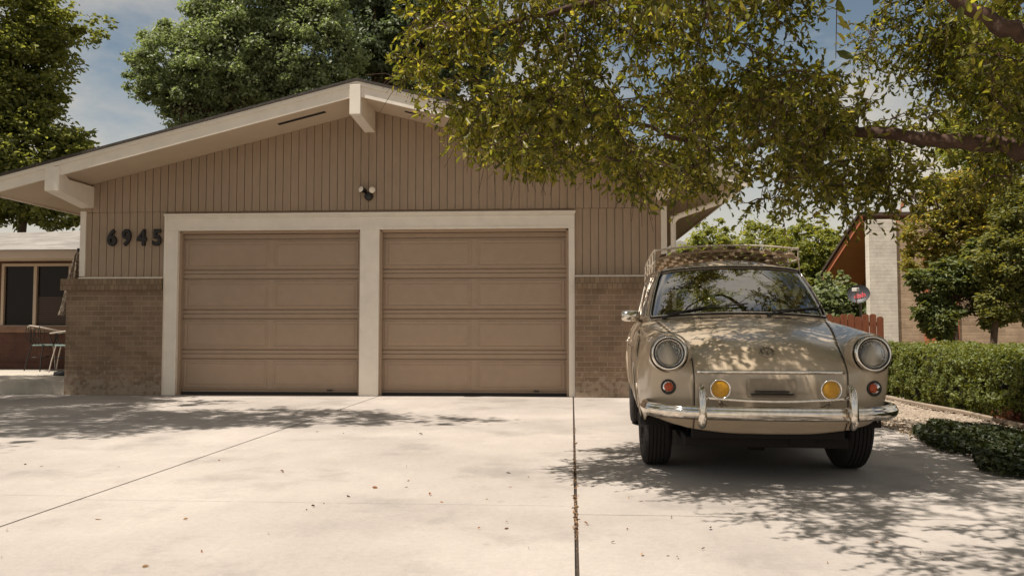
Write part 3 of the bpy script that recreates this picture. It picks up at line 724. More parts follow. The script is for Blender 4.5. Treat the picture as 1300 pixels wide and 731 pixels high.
def rr_path(mx_, my0, my1, rad, n=12):
    pts = []; x0, x1, y0, y1 = -Wm/2+mx_, Wm/2-mx_, my0, Hm-my1
    for cx, cy, a0 in ((x1-rad, y1-rad, 0), (x0+rad, y1-rad, 90), (x0+rad, y0+rad, 180), (x1-rad, y0+rad, 270)):
        for k in range(n+1):
            a = R(a0+90*k/n); pts.append(((cx+rad*math.cos(a))/Wm+.5, (cy+rad*math.sin(a))/Hm))
    # densify
    out = []
    for k in range(len(pts)):
        a, b = pts[k], pts[(k+1) % len(pts)]; m_ = max(1, int(math.hypot((a[0]-b[0])*Wm, (a[1]-b[1])*Hm)/.03))
        for q in range(m_): out.append((a[0]+(b[0]-a[0])*q/m_, a[1]+(b[1]-a[1])*q/m_))
    return out
def wpt(u, v, off):
    i = min(int(u*N1), N1-1); f = u*N1-i; j = v*N2
    return wind(i, j, off)*(1-f)+wind(i+1, j, off)*f
MB().tube([wpt(u, v, .002) for u, v in rr_path(*WM)], .0125, 8, closed=True).build('window_seal', M['seal'], wsh, smooth=True)
MB().tube([wpt(u, v, .011) for u, v in rr_path(*WM)], .0045, 6, closed=True).build('chrome_bead', M['chrome'], wsh, smooth=True)
# roof
ys = [0, .10, .30, .80, 1.45, 1.95, 2.20]
def roofpt(a, t):      # a in -1..1 across, t 0..1 back
    h = head[int(round((a*.5+.5)*N1))]
    yy = t*2.2
    zc = np.interp(yy, [0, .05, .12, .25, .45, .8, 1.3, 1.8, 2.05, 2.2], [1.380, 1.397, 1.412, 1.430, 1.446, 1.456, 1.452, 1.425, 1.395, 1.36])
    ze = np.interp(yy, [0, .1, .3, .8, 1.4, 1.9, 2.2], [1.335, 1.345, 1.352, 1.356, 1.35, 1.325, 1.29])
    w_ = np.interp(yy, [0, .1, .3, .8, 1.4, 1.9, 2.2], [.558, .57, .590, .605, .602, .585, .56])
    x = a*w_; z = ze+(zc-ze)*(1-abs(a)**2.4)
    y0 = h[1]; yend = 2.98
    y = y0+(yend-y0)*t
    if t == 0: return (h[0], h[1], h[2])
    return (x, y, z)
rg = [[roofpt(-1+2*i/N1, t) for t in [k/66 for k in range(67)]] for i in range(N1+1)]
roof_o = solidify(MB().grid(rg).build('roof', M['paint'], car, smooth=True, weld=True), .01)
# drip rails
for s in (0, N1): MB().tube([(p[0]*1.012, p[1], p[2]-.004) for p in rg[s]], .010, 8).build('drip_rail', M['chrome_worn'], car, smooth=True)
# side patches
NS, NT = 150, 36
def sidept(s, u, t, off=0.):
    y0 = .445+(3.10-.445)*u; bx = np.interp(y0, [.445, .6, 1.0, 2.6, 3.1], [.672, .700, .709, .700, .64])
    r_ = rg[N1][int(round(u*66))]; f = u*66; i = min(int(f), 65); f -= i
    top = np.array(rg[N1][i])*(1-f)+np.array(rg[N1][i+1])*f
    b = np.array((bx, y0, .952)); p = b*(1-t)+top*t; p[0] += .018*math.sin(math.pi*t)+off
    return (s*p[0], p[1], p[2])
def win_sd(u, v, u0, u1, v0, v1, rad=.05, L_=2.5, H_=.40, sk=0.):
    x, y = (u+sk*(v-.5))*L_, v*H_; cx, cy = (u0+u1)/2*L_, (v0+v1)/2*H_; hx, hy = (u1-u0)/2*L_-rad, (v1-v0)/2*H_-rad
    dx, dy = abs(x-cx)-hx, abs(y-cy)-hy
    return math.hypot(max(dx, 0), max(dy, 0))+min(max(dx, dy), 0)-rad
wins = [(.035, .125, .10, .90, .02, 'vent_window'), (.14, .43, .10, .90, .05, 'door_window'), (.475, .93, .12, .88, .06, 'rear_side_window')]
for s in (1, -1):
    sg = [[sidept(s, i/NS, j/NT) for j in range(NT+1)] for i in range(NS+1)]
    fr = MB(); gls = [MB() for _ in wins]
    for i in range(NS):
        for j in range(NT):
            u, v = (i+.5)/NS, (j+.5)/NT; q = [sg[i][j], sg[i+1][j], sg[i+1][j+1], sg[i][j+1]]
            ds = [win_sd(u, v, *w_[:5]) for w_ in wins]
            if min(ds) > -.008: fr.add(q, [(0, 1, 2, 3)])
            for k, d in enumerate(ds):
                if d < .006: gls[k].add([(p[0]-s*.004, p[1], p[2]) for p in q], [(0, 1, 2, 3)])
    fo = solidify(fr.build('side_frame', M['paint'], car, smooth=True, weld=True))
    for k, w_ in enumerate(wins):
        go = gls[k].build(w_[5], M['glass'], car, smooth=True, weld=True)
        u0, u1, v0, v1, rad = w_[:5]; L_, H_ = 2.5, .40; pts = []
        for cx, cy, a0 in ((u1*L_-rad, v1*H_-rad, 0), (u0*L_+rad, v1*H_-rad, 90), (u0*L_+rad, v0*H_+rad, 180), (u1*L_-rad, v0*H_+rad, 270)):
            for q in range(7):
                a = R(a0+15*q); pts.append(((cx+rad*math.cos(a))/L_, (cy+rad*math.sin(a))/H_))
        MB().tube([sidept(s, u, v, .003) for u, v in pts], .010, 8, closed=True).build('window_seal', M['chrome_worn'] if k < 2 else M['seal'], go, smooth=True)
# rear patch
rb = [( -.64+1.28*i/40, 3.10+.045*(1-((i-20)/20)**2), .955) for i in range(41)]
rt = [rg[int(i/40*N1)][66] for i in range(41)]
g4 = [[tuple(np.array(rb[i])*(1-j/24)+np.array(rt[i])*(j/24)) for j in range(25)] for i in range(41)]
fr, gl = MB(), MB()
for i in range(40):
    for j in range(24):
        u, v = (i+.5)/40, (j+.5)/24; d = win_sd(u, v, .07, .93, .12, .86, .05, 1.2, .40); q = [g4[i][j], g4[i+1][j], g4[i+1][j+1], g4[i][j+1]]
        if d > -.008: fr.add(q, [(0, 1, 2, 3)])
        if d < .006: gl.add(q, [(0, 1, 2, 3)])
fr.build('tailgate', M['paint'], car, smooth=True, weld=True); gl.build('rear_window', M['glass'], car, smooth=True, weld=True)
# interior and underside
MB().box(-.66, .66, .45, 3.0, .30, .34).box(-.66, .66, .47, .50, .34, .90).build('floor_pan', M['under'], car)
ub = MB(); ub.box(-.50, .50, -.60, 3.15, .20, .26); ub.box(-.70, .70, .42, 1.95, .20, .26)
ub.box(-.05, .05, -.3, 3.0, .14, .20); ub.tube([(-.60, 0, .26), (.60, 0, .26)], .035, 8); ub.tube([(-.60, .10, .33), (.60, .10, .33)], .03, 8); ub.tube([(-.60, 2.4, .28), (.60, 2.4, .28)], .04, 8)
ub.box(.14, .30, -.62, -.40, .215, .27).box(.34, .40, -.56, -.45, .225, .29).box(-.30, .32, 2.6, 3.1, .20, .42)
ub.build('underbody', M['under'], car, bevel=.01)
for s in (1, -1):
    for cy in (0, 2.4):
        ws_ = MB()
        ws_.grid([[(x, cy+.39*math.cos(math.pi*k/16), .30+.39*math.sin(math.pi*k/16)) for k in range(17)] for x in (s*.46, s*.765)], flip=s < 0)
        ws_.prism([(cy+.39*math.cos(math.pi*k/16), .24+.45*math.sin(math.pi*k/16)) for k in range(17)], s*.455, s*.46, 'x')
        ws_.build('wheel_well', M['under'], car)
MB().box(-.46, .46, -.66, -.60, .26, .60).build('nose_baffle', M['under'], car)
ds = MB(); ds.prism([(.36, .955), (.62, .955), (.66, .90), (.66, .80), (.50, .78), (.40, .80)], -.64, .64, 'x').build('dashboard', M['interior'], car, bevel=.01)
MB().tube([(.36+.19*math.cos(a), .80+.05*math.sin(a)*.5, .93+.185*math.sin(a)) for a in [2*math.pi*k/32 for k in range(32)]], .011, 8, closed=True).tube([(.36-.18, .80, .93), (.36, .79, .92), (.36+.18, .80, .93)], .01, 6).tube([(.36, .79, .92), (.36, .60, .85)], .02, 8).build('steering_wheel', pmat('wheel_plastic', (.05, .04, .03), .4), car, smooth=True)
seat = pmat('seat_vinyl', (.045, .03, .022), .6)
for x in (-.33, .33):
    o = MB().box(x-.24, x+.24, 1.05, 1.55, .42, .60).box(x-.235, x+.235, 1.50, 1.62, .60, 1.06).build('front_seat', seat, car, bevel=.03)
MB().box(-.58, .58, 2.05, 2.5, .42, .60).box(-.58, .58, 2.46, 2.58, .60, 1.0).build('rear_seat', seat, car, bevel=.03)
mr_ = MB().rot_box((0, .86, 1.27), .20, .02, .055, Matrix.Rotation(R(-5), 3, 'X')).tube([(0, .86, 1.29), (0, .84, 1.375)], .007, 6).build('interior_mirror', M['interior'], car, bevel=.004)
# lamps ------------------------------------------------
M['lensglass'] = glassmat('headlamp_glass', (.86, .86, .82), 1.5, rough=.05, bump=.25, bscale=90, base=.06)
M['reflector'] = pmat('lamp_reflector', (.50, .47, .42), .10, metal=1, var=.3, scale=25)
_t = M['reflector'].node_tree; _n = _t.nodes.new('ShaderNodeTexVoronoi'); _n.inputs['Scale'].default_value = 70; _b = _t.nodes.new('ShaderNodeBump'); _b.inputs['Strength'].default_value = .9; _b.inputs['Distance'].default_value = .012
_g = _t.nodes.new('ShaderNodeTexCoord'); lk(_t, _g.outputs['Object'], _n.inputs['Vector']); lk(_t, _n.outputs['Distance'], _b.inputs['Height']); lk(_t, _b.outputs[0], _t.nodes['Principled BSDF'].inputs['Normal'])
def amber(name, col):
    m, t, p, o = nodes(name); t.nodes.remove(p)
    tr = t.nodes.new('ShaderNodeBsdfTransparent'); tr.inputs[0].default_value = (*[min(1, c*1.15) for c in col], 1)
    df = t.nodes.new('ShaderNodeBsdfTranslucent'); df.inputs[0].default_value = (*col, 1)
    d2 = t.nodes.new('ShaderNodeBsdfDiffuse'); d2.inputs[0].default_value = (*[c*1.0 for c in col], 1)
    gl = t.nodes.new('ShaderNodeBsdfGlossy'); gl.inputs['Roughness'].default_value = .08
    n = t.nodes.new('ShaderNodeTexVoronoi'); n.inputs['Scale'].default_value = 60
    b = t.nodes.new('ShaderNodeBump'); b.inputs['Strength'].default_value = .4; b.inputs['Distance'].default_value = .006; lk(t, b.outputs[0], d2.inputs['Normal'])
    g = t.nodes.new('ShaderNodeTexCoord'); lk(t, g.outputs['Object'], n.inputs['Vector']); lk(t, n.outputs['Distance'], b.inputs['Height']); lk(t, b.outputs[0], gl.inputs['Normal'])
    m0 = t.nodes.new('ShaderNodeMixShader'); m0.inputs[0].default_value = .6; lk(t, df.outputs[0], m0.inputs[1]); lk(t, d2.outputs[0], m0.inputs[2])
    m1 = t.nodes.new('ShaderNodeMixShader'); m1.inputs[0].default_value = .8; lk(t, tr.outputs[0], m1.inputs[1]); lk(t, m0.outputs[0], m1.inputs[2])
    fr = t.nodes.new('ShaderNodeFresnel'); fr.inputs[0].default_value = 1.5
    ad = t.nodes.new('ShaderNodeMath'); ad.inputs[1].default_value = .0; lk(t, fr.outputs[0], ad.inputs[0])
    m2 = t.nodes.new('ShaderNodeMixShader'); lk(t, ad.outputs[0], m2.inputs[0]); lk(t, m1.outputs[0], m2.inputs[1]); lk(t, gl.outputs[0], m2.inputs[2]); lk(t, m2.outputs[0], o.inputs[0]); return m
M['amber'] = amber('amber_lens', (1.0, .50, .02)); M['orange'] = amber('orange_lens', (.70, .12, .02))
for s in (1, -1):
    ax = Vector((s*.10, -1, .10)).normalized(); c = Vector((s*.604, -.748, .757))
    MB().lathe([(.086, .012), (.0885, .0235), (.084, .0245), (.080, .016)], c, ax, 40).build('headlight_gasket', M['seal'], car, smooth=True)
    hl = MB().lathe([(.082, -.10), (.082, .000), (.083, .012), (.088, .021), (.095, .022), (.101, .014), (.105, -.006), (.108, -.04), (.110, -.12)], c, ax, 48).build('headlight', M['chrome'], car, smooth=True)
    MB().lathe([(.0, -.065), (.02, -.063), (.05, -.045), (.072, -.018), (.083, .004)], c, ax, 40).build('reflector', M['reflector'], hl, smooth=True)
    MB().lathe([(.0, -.02), (.010, -.022), (.014, -.035), (.012, -.06)], c, ax, 16).build('bulb', pmat('bulb_shield', (.25, .2, .16), .3, metal=.6), hl, smooth=True)
    MB().lathe([(0, .034), (.03, .032), (.055, .025), (.072, .017), (.083, .006)], c, ax, 40).build('lens', M['lensglass'], hl, smooth=True)
    # painted collar blending the lamp into the wing
    MB().lathe([(.112, -.004), (.116, -.012), (.121, -.035), (.128, -.08)], c, ax, 48).build('headlight_collar', M['paint'], car, smooth=True)
    # indicator
    c = Vector((s*.610, -.744, .562)); ax = Vector((s*.22, -1, 0)).normalized()
    ind = MB().lathe([(.044, -.03), (.044, .006), (.040, .012), (.034, .010), (.034, .0)], c, ax, 28).build('turn_signal', M['black_metal'], car, smooth=True)
    MB().lathe([(0, -.012), (.02, -.010), (.034, .003)], c, ax, 24).build('reflector', M['reflector'], ind, smooth=True)
    MB().lathe([(0, .024), (.018, .022), (.030, .014), (.035, .004)], c, ax, 24).build('lens', M['orange'], ind, smooth=True)
    # fog lamp
    c = Vector((s*.318, -.905, .562)); ax = Vector((0, -1, .02)).normalized()
    fg = MB().lathe([(0, -.055), (.025, -.05), (.046, -.03), (.056, -.008), (.059, .004), (.058, .012), (.052, .014), (.049, .008)], c, ax, 32).build('fog_lamp', M['chrome'], car, smooth=True)
    MB().lathe([(0, -.035), (.02, -.031), (.04, -.012), (.050, .004)], c, ax, 28).build('reflector', M['reflector'], fg, smooth=True)
    MB().lathe([(0, .016), (.02, .0155), (.04, .012), (.05, .006)], c, ax, 28).build('lens', M['amber'], fg, smooth=True)
    MB().tube([c+Vector((0, .02, -.05)), c+Vector((0, .03, -.075)), c+Vector((-s*.015, .05, -.10))], .007, 6).build('bracket', M['chrome_worn'], fg)
    MB().tube([tuple(c+Vector(p)) for p in ((s*.0, .02, -.055), (-s*.01, .02, -.08), (-s*.035, .03, -.095), (-s*.05, .06, -.10))], .0025, 5).build('wire', M['seal'], fg)
# bumper -------------------------------------------------
bp_ = catmull([(-.735, -.50, .435), (-.745, -.60, .435), (-.72, -.72, .433), (-.60, -.835, .430), (-.42, -.885, .428), (0, -.905, .426), (.42, -.885, .428), (.60, -.835, .430), (.72, -.72, .433), (.745, -.60, .435), (.735, -.50, .435)], 10)
prf = [(0.014, -.036), (-.006, -.035), (-.018, -.028), (-.026, -.015), (-.030, 0), (-.029, .010), (-.022, .017), (-.019, .021), (-.020, .026), (-.012, .034), (.0, .037), (.014, .036)]
gb = []
for i, p in enumerate(bp_):
    d = bp_[min(i+1, len(bp_)-1)]-bp_[max(i-1, 0)]; d /= np.linalg.norm(d); nrm = np.array((-d[1], d[0], 0)); row = []
    e = min(1, min(i, len(bp_)-1-i)/5.+.35)
    for a, z in prf: row.append(p+nrm*a*1.0*e+np.array((0, 0, z*e)))
    gb.append(row)
bump_o = solidify(MB().grid(gb).build('bumper', M['chrome'], car, smooth=True), .003)
for s in (1, -1):
    x = s*.428; ov = MB()
    pts = catmull([(x, -.86, .392), (x, -.925, .368), (x, -.962, .395), (x, -.968, .44), (x, -.960, .50), (x, -.935, .555), (x, -.885, .568), (x, -.86, .54)], 5)
    rr_ = np.interp(np.linspace(0, 1, len(pts)), [0, .15, .3, .6, .8, 1], [.018, .026, .030, .027, .024, .015])
    ov.tube(pts, list(rr_), 14, flat=.85, up=(0, 0, 1)); ov.build('overrider', M['chrome'], car, smooth=True)
MB().tube([(-.42, -.90, .520), (-.38, -.905, .512), (-.15, -.915, .499), (0, -.918, .496), (.15, -.915, .499), (.38, -.905, .512), (.42, -.90, .520)], .010, 8).build('bumper_top_bar', M['chrome'], car, smooth=True)
for x in (-.36, .36): MB().box(x-.02, x+.02, -.89, -.70, .40, .43).build('bumper_bracket', M['under'], car)
# plate mount
MB().rot_box((0, -.800, .562), .285, .006, .105, Matrix.Rotation(R(-4), 3, 'X')).build('plate_panel', pmat('dull_plate', (.30, .235, .165), .6, var=.2, scale=20), car, bevel=.003)
MB().box(-.125, .125, -.835, -.80, .526, .533).box(-.10, .10, -.838, -.80, .543, .549).build('plate_bracket', M['black_metal'], car, bevel=.002)
# hood chrome strip, crest emblem
pts = [surf(u/8, 4)+Vector((0, -.006, -.004)) for u in range(0, 16)]
pts = [Vector((-p.x, p.y, p.z)) for p in reversed(pts)]+pts[1:]
MB().tube(pts, .0105, 8, flat=.55, up=(0, 0, 1)).build('hood_strip', M['chrome'], car, smooth=True)
e0 = surf(0, 5.30); e1 = surf(0, 5.2); e2 = surf(0, 5.4); tv = (e2-e1).normalized(); nv = Vector((1, 0, 0)).cross(tv).normalized()
if nv.y > 0: nv = -nv
def em(x, y, h=.004): return e0+Vector((1, 0, 0))*x+tv*y+nv*h
r_ = .041
eb = MB().tube([em(r_*math.cos(a), r_*math.sin(a)) for a in [2*math.pi*k/40 for k in range(40)]], .0042, 6, closed=True)
for seg in (((-.36, .93), (0, .12)), ((0, .12), (.36, .93)), ((-.80, .56), (-.36, -.86)), ((-.36, -.86), (0, -.02)), ((0, -.02), (.36, -.86)), ((.36, -.86), (.80, .56))):
    eb.tube([em(seg[0][0]*r_, seg[0][1]*r_), em(seg[1][0]*r_, seg[1][1]*r_)], .0038, 6)
eb.build('emblem', pmat('dull_emblem', (.42, .35, .27), .35, metal=.7), car, smooth=True)
# cowl vents: two banks of slots
for s in (1, -1):
    v_ = MB()
    for k in range(17):
        x = s*(.10+.0155*k); u = abs(x)/.34; p = surf(min(1.4, u), 7.80)
        v_.rot_box((x, p.y, p.z+.001), .007, .032, .003, Matrix.Rotation(R(9), 3, 'X'))
    v_.build('cowl_vent', M['under'], car)
# wipers
for x0, x1, bx in ((-.36, -.10, 0), (.12, .38, 0)):
    p0 = Vector(wpt(.5+x0/Wm, -.02, .012)); p1 = Vector(wpt(.5+x1/Wm, .135, .030))
    wi = MB().tube([p0+Vector((0, -.02, -.01)), p0+Vector((0, -.01, .012)), (p0+p1)/2+Vector((0, -.012, .012)), p1], [.010, .009, .006, .004], 8).lathe([(0, .02), (.014, .018), (.016, 0)], p0, (0, -.68, .73), 14).build('wiper', M['black_metal'], car, smooth=True)
    q0 = Vector(wpt(.5+(x0+.02)/Wm, .050, .020)); q1 = Vector(wpt(.5+(x1+.14)/Wm, .165, .020))
    MB().tube([q0, (q0+q1)/2+Vector((0, -.004, .004)), q1], .006, 6).build('wiper_blade', M['seal'], wi)
# mirror, one on the driver's far side only
for s in (-1,):
    b0 = Vector((s*.715, .62, .955)); c = Vector((s*.80, .57, .995))
    mi = MB().tube([b0, b0+Vector((s*.05, -.02, .015)), c+Vector((-s*.03, .01, -.02))], [.014, .009, .009], 8).build('wing_mirror', M['chrome'], car, smooth=True)
    h_ = MB(); g_ = []
    for k in range(9):
        t_ = k/8; e = math.sin(math.pi*min(1, t_+.0)/2)
        f = math.sqrt(max(0, 1-(1-t_)**2)) if t_ < 1 else 1
        g_.append([(c.x+.072*f*math.copysign(abs(math.cos(a))**.6, math.cos(a)), c.y-.03+.05*t_, c.z+.042*f*math.copysign(abs(math.sin(a))**.6, math.sin(a))) for a in [2*math.pi*j/32 for j in range(33)]])
    h_.grid(g_, flip=True).build('mirror_shell', M['chrome'], mi, smooth=True)
# wheels
def wheel(x, y, s, steer=0.):
    c = Vector((x, y, .32)); a = Vector((s, 0, 0)); W_ = .175
    if steer: a = Matrix.Rotation(steer, 3, 'Z')@a
    wh = MB().lathe([(.17, -.045), (.19, .05), (.195, .062)], c, a, 36).lathe([(.195, .062), (.205, .066), (.19, .045), (.12, .035), (.115, .030), (0, .03)], c, a, 36).build('wheel', pmat('rim_paint', (.34, .27, .19), .45), car, smooth=True)
    prf_ = [(.190, -.068), (.20, -.082), (.25, -.092), (.290, -.086), (.312, -.072), (.319, -.060)]
    for k in range(5): z = -.06+.024*k; prf_ += [(.3195, z+.003), (.3195, z+.019), (.312, z+.0205), (.312, z+.0235)] if k < 5 else []
    prf_ += [(.319, .061), (.312, .072), (.290, .086), (.25, .092), (.20, .082), (.190, .066)]
    MB().lathe(prf_, c, a, 72).build('tyre', M['tyre'], wh, smooth=True, ang=35)
    MB().lathe([(.125, .040), (.12, .055), (.09, .068), (.04, .074), (0, .076)], c, a, 32).build('hubcap', M['chrome'], wh, smooth=True)
for s in (1, -1): wheel(s*.655, 0, s, R(2)); wheel(s*.672, 2.4, s)
# roof rack --------------------------------------------------
rack = empty('roof_rack', (0, 0, 0), 'wooden slatted roof rack with thin metal rails on top of the beige car', 'roof rack')
M['rackmetal'] = pmat('rack_rail_metal', (.62, .55, .46), .4, metal=.3)
M['wood'] = pmat('weathered_slat_wood', (.42, .32, .22), .8, var=.35, scale=12, bump=.4, stretch=(3, .4, 3))
M['wood_dark'] = pmat('dark_slat_wood', (.10, .062, .04), .8, var=.35, scale=12, bump=.4)
ry0, ry1 = .96, 2.75
def bow_z(x, y): return 1.452+.062*(1-(abs(x)/.56)**2)+(-.02 if y > 2.3 else 0)
rail = catmull([(-.585, ry1, 1.53), (-.585, 1.9, 1.535), (-.585, 1.2, 1.53), (-.582, ry0+.04, 1.518), (-.55, ry0-.01, 1.520), (-.3, ry0-.03, 1.540), (0, ry0-.035, 1.548), (.3, ry0-.03, 1.540), (.54, ry0-.01, 1.520), (.582, ry0+.04, 1.518), (.585, 1.2, 1.53), (.585, 1.9, 1.535), (.585, ry1, 1.53)], 6)
MB().tube(list(rail)+[(-.585, ry1, 1.53)], .0075, 8).build('top_rail', M['rackmetal'], rack, smooth=True)
base_r = [(-.585, ry1, 1.44), (-.585, ry0, 1.44)]
for s in (1, -1): MB().tube([(s*.585, ry1, 1.435), (s*.588, 1.9, 1.44), (s*.585, ry0, 1.435)], .009, 8).build('base_rail', M['rackmetal'], rack, smooth=True)
for s in (1, -1):
    for y in (ry0+.02, 1.35, 1.8, 2.25, ry1):
        MB().tube([(s*.585, y, 1.53), (s*.586, y, 1.43), (s*.592, y, 1.36), (s*.582, y, 1.335)], .0065, 6).build('post', M['rackmetal'], rack)
for x in (-.0, ): MB().tube([(x, ry0-.033, 1.546), (x, ry0, 1.515)], .005, 6).build('post', M['rackmetal'], rack)
for k in range(6):
    y = ry0+.01+k*(ry1-ry0-.02)/5
    g_ = MB(); xs_ = [-.58+1.16*i/24 for i in range(25)]
    top = [[(x, y+dy, bow_z(x, y)+dz) for (dy, dz) in ((-.016, -.013), (.016, -.013), (.016, .007), (-.016, .007), (-.016, -.013))] for x in xs_]
    g_.grid(top).build('cross_bow', M['wood'], rack)
for k in range(12):
    x = -.52+1.04*k/11; z = bow_z(x, 1)+.0085; dzdx = -2*.062*x/.56**2; ang_ = -math.atan(dzdx)
    MB().rot_box((x, (ry0+ry1)/2, z+.008), .050, ry1-ry0+.08, .016, Matrix.Rotation(ang_, 3, 'Y')).build('slat', M['wood_dark'] if k % 2 == 0 else M['wood'], rack, bevel=.002)
XS = .94
def bake(o, cx=None):
    if o.name.split('.')[0] in ('headlight', 'turn_signal', 'fog_lamp', 'headlight_collar', 'headlight_gasket', 'emblem', 'wing_mirror', 'wheel') and cx is None:
        xs_ = [v.co.x for v in o.data.vertices]; cx = (min(xs_)+max(xs_))/2
    if o.type == 'MESH':
        for v in o.data.vertices: v.co.x = v.co.x*XS if cx is None else v.co.x-cx*(1-XS)
    for c in o.children: bake(c, cx)
done_ = set()
for o in (car, rack):
    for c in o.children: bake(c)
CARX, CARY = 1.225, 5.60
for o in (car, rack):
    o.location = (CARX, CARY, 0); o.rotation_euler = (0, 0, R(-3.2))
# ------------------------------------------------------------------ right neighbour house
nb = empty('red_trim_house', (8.5, 19, 0), 'neighbouring house with orange-red eaves and a pale brick chimney beyond the hedge', 'house')
M['redwood'] = pmat('red_trim_paint', (.55, .18, .08), .6, var=.12, scale=6)
M['redwall'] = pmat('dark_red_boards', (.30, .12, .06), .75, var=.15, scale=5)
M['tanbrick'] = brickmat('neighbour_brick', (.56, .40, .27), (.44, .31, .20), (.46, .36, .26), 'x', bw=.3, rh=.075)
M['palebrick'] = brickmat('pale_brick', (.84, .76, .64), (.79, .71, .60), (.72, .65, .54), 'x', bw=.3, rh=.08, bump=.3)
YC = 18.6
c0, c1 = PX(1105, YC), PX(1141, YC)
MB().box(c0, c1, YC, YC+.22, -.06, 3.3).build('chimney', M['palebrick'], nb, bevel=.01)
MB().box(c1+.003, 16, YC+.05, YC+.3, -.06, 3.25).build('brick_wall', M['tanbrick'], nb)
xw = PX(1094, 22)
mbw = MB(); mbw.box(xw, xw+.15, YC+.71, 22.2, -.06, 1.9); 
for k in range(12): mbw.prism([(xw-.0, 1.9+k*.16), (xw-.03, 1.9+k*.16), (xw-.005, 2.055+k*.16), (xw-.0, 2.055+k*.16)], YC+.71, 22.2-k*.28, 'y')
mbw.box(xw, xw+.15, YC+.71, 21.6, 1.9, 3.4)
mbw.build('lap_wall', M['redwall'], nb)
bt = MB()
for k in range(9): bt.box(xw-.035, xw-.002, YC+.8+k*.38, YC+.88+k*.38, -.06, 1.9)
bt.build('batten', M['redwood'], nb)
bt = MB()
for k in range(5): bt.box(PX(1175, YC)+k*.16, PX(1175, YC)+k*.16+.08, YC+.01, YC+.048, -.06, 2.6)
bt.build('board_panel', M['redwood'], nb)
xe = PX(1041, 22); ze0 = PZ(1041, 364, 22); YR = 17.2; ze1 = PZ(PX(1,1) and 1103, 278, xe/PX(1103, 1)) if False else 3.75
rk0 = (22.0, ze0); t_ = (PX(1041, 22)); 
YN1 = xe/PX(1103, 1.0); ZN1 = PZ(1103, 272, YN1); sl = (ZN1-ze0)/(22-YN1)
zr = lambda y: ze0+(22-y)*sl
ya, yb = 22.0, max(YN1, YC+.32)
print('nb', xe, YN1, ZN1, c0, xw)
MB().prism([(ya, zr(ya)), (yb, zr(yb)), (yb, zr(yb)+.17), (ya, zr(ya)+.17)], xe, xe+.05, 'x').build('fascia', M['redwood'], nb, bevel=.005)
MB().prism([(ya, zr(ya)+.02), (yb, zr(yb)+.02), (yb, zr(yb)+.05), (ya, zr(ya)+.05)], xe+.051, 16, 'x').build('soffit', pmat('orange_soffit', (.62, .27, .11), .7, var=.1), nb)
rfm = MB(); rfm.prism([(ya+.1, zr(ya+.1)+.175), (yb, zr(yb)+.175), (yb, zr(yb)+.25), (ya+.1, zr(ya+.1)+.25)], xe-.05, 16, 'x')
rfm.prism([(YC+3, 4.3), (YC-.35, 3.26), (YC-.35, 3.33), (YC+3, 4.38)], c1+1.35, 16, 'x')
rfm.build('roof', pmat('brown_shingle', (.085, .055, .038), .95, var=.4, scale=14, bump=.8, stretch=(1, 1, 4)), nb)
# satellite dish
dY = 18.3; dx_, dz_ = PX(1090, dY, 373), PZ(1090, 373, dY)
sd = empty('satellite_dish', (dx_, dY, 0), 'dark grey satellite dish with red lettering beside the pale chimney', 'satellite dish')
ax = Vector((-.45, -.85, .30)).normalized(); cc = Vector((dx_, dY, dz_))
u_ = Vector((0, 0, 1)).cross(ax).normalized(); v_ = ax.cross(u_)
gg = []
for r_, h in ((0, -.05), (.07, -.047), (.14, -.032), (.20, -.008), (.225, .006), (.227, -.004), (.18, -.03), (0, -.06)):
    gg.append([cc+ax*h+u_*(r_*1.02*math.cos(a))+v_*(r_*.92*math.sin(a)) for a in [2*math.pi*j/36 for j in range(37)]])
MB().grid(gg).build('reflector', pmat('dish_grey', (.045, .045, .05), .5), sd, smooth=True, ang=50)
lm = text_mesh('dish', .15, .002, .004); B = Matrix((u_, v_, ax)).transposed().to_4x4(); B.translation = cc+ax*-.018-v_*.03-u_*-.02
lm.transform(Matrix.Translation((0, -.05, 0))); lm.transform(Matrix.Rotation(R(14), 4, 'Z')); lm.transform(B); lm.transform(Matrix.Translation(-Vector((dx_, dY, 0)))); lm.materials.clear(); lm.materials.append(pmat('dish_red', (.55, .03, .04), .5))
lo = bpy.data.objects.new('logo', lm); COL.objects.link(lo); lo.parent = sd
MB().tube([cc-v_*.22, cc-v_*.27+ax*.22, cc+ax*.36-v_*.08], .013, 8).build('feed_arm', pmat('dish_arm', (.4, .36, .3), .5), sd)
MB().rot_box(cc+ax*.38-v_*.04, .09, .13, .08, Matrix.Rotation(R(28), 3, 'Z')).build('receiver', pmat('receiver_white', (.7, .66, .6), .5), sd, bevel=.01)
MB().tube([cc-ax*.05, cc-ax*.2+Vector((0, 0, -.10)), (dx_+.12, dY+.22, dz_-.55), (dx_+.12, dY+.22, -.06)], .024, 8).build('mast', pmat('dish_mast', (.2, .18, .15), .5, metal=.5), sd)
# red board fence, one thing with boards in one mesh
fY = 16.6; fx0, fx1 = PX(985, fY), PX(1119, fY)
fe = empty('board_fence', (fx0, fY, 0), 'orange-red board fence with notched tops behind the car hood', 'fence')
fb = MB(); x = fx0; k = 0
while x < fx1:
    z = PZ(1110, 400, fY)+.03*math.sin(k*2.1)-.0+(.02 if k % 3 == 0 else 0); w_ = .125
    fb.prism([(x, -.06), (x+w_, -.06), (x+w_, z-.03), (x+w_*.75, z), (x+w_*.25, z), (x, z-.03)], fY, fY+.02); x += w_+.014; k += 1
fb.build('boards', pmat('fence_wood', (.27, .085, .035), .8, var=.35, scale=5, bump=.4, stretch=(5, 5, .6)), fe)
for z in (.25, .95): MB().box(fx0, fx1, fY+.022, fY+.06, z, z+.08).build('rail', M['redwall'], fe)
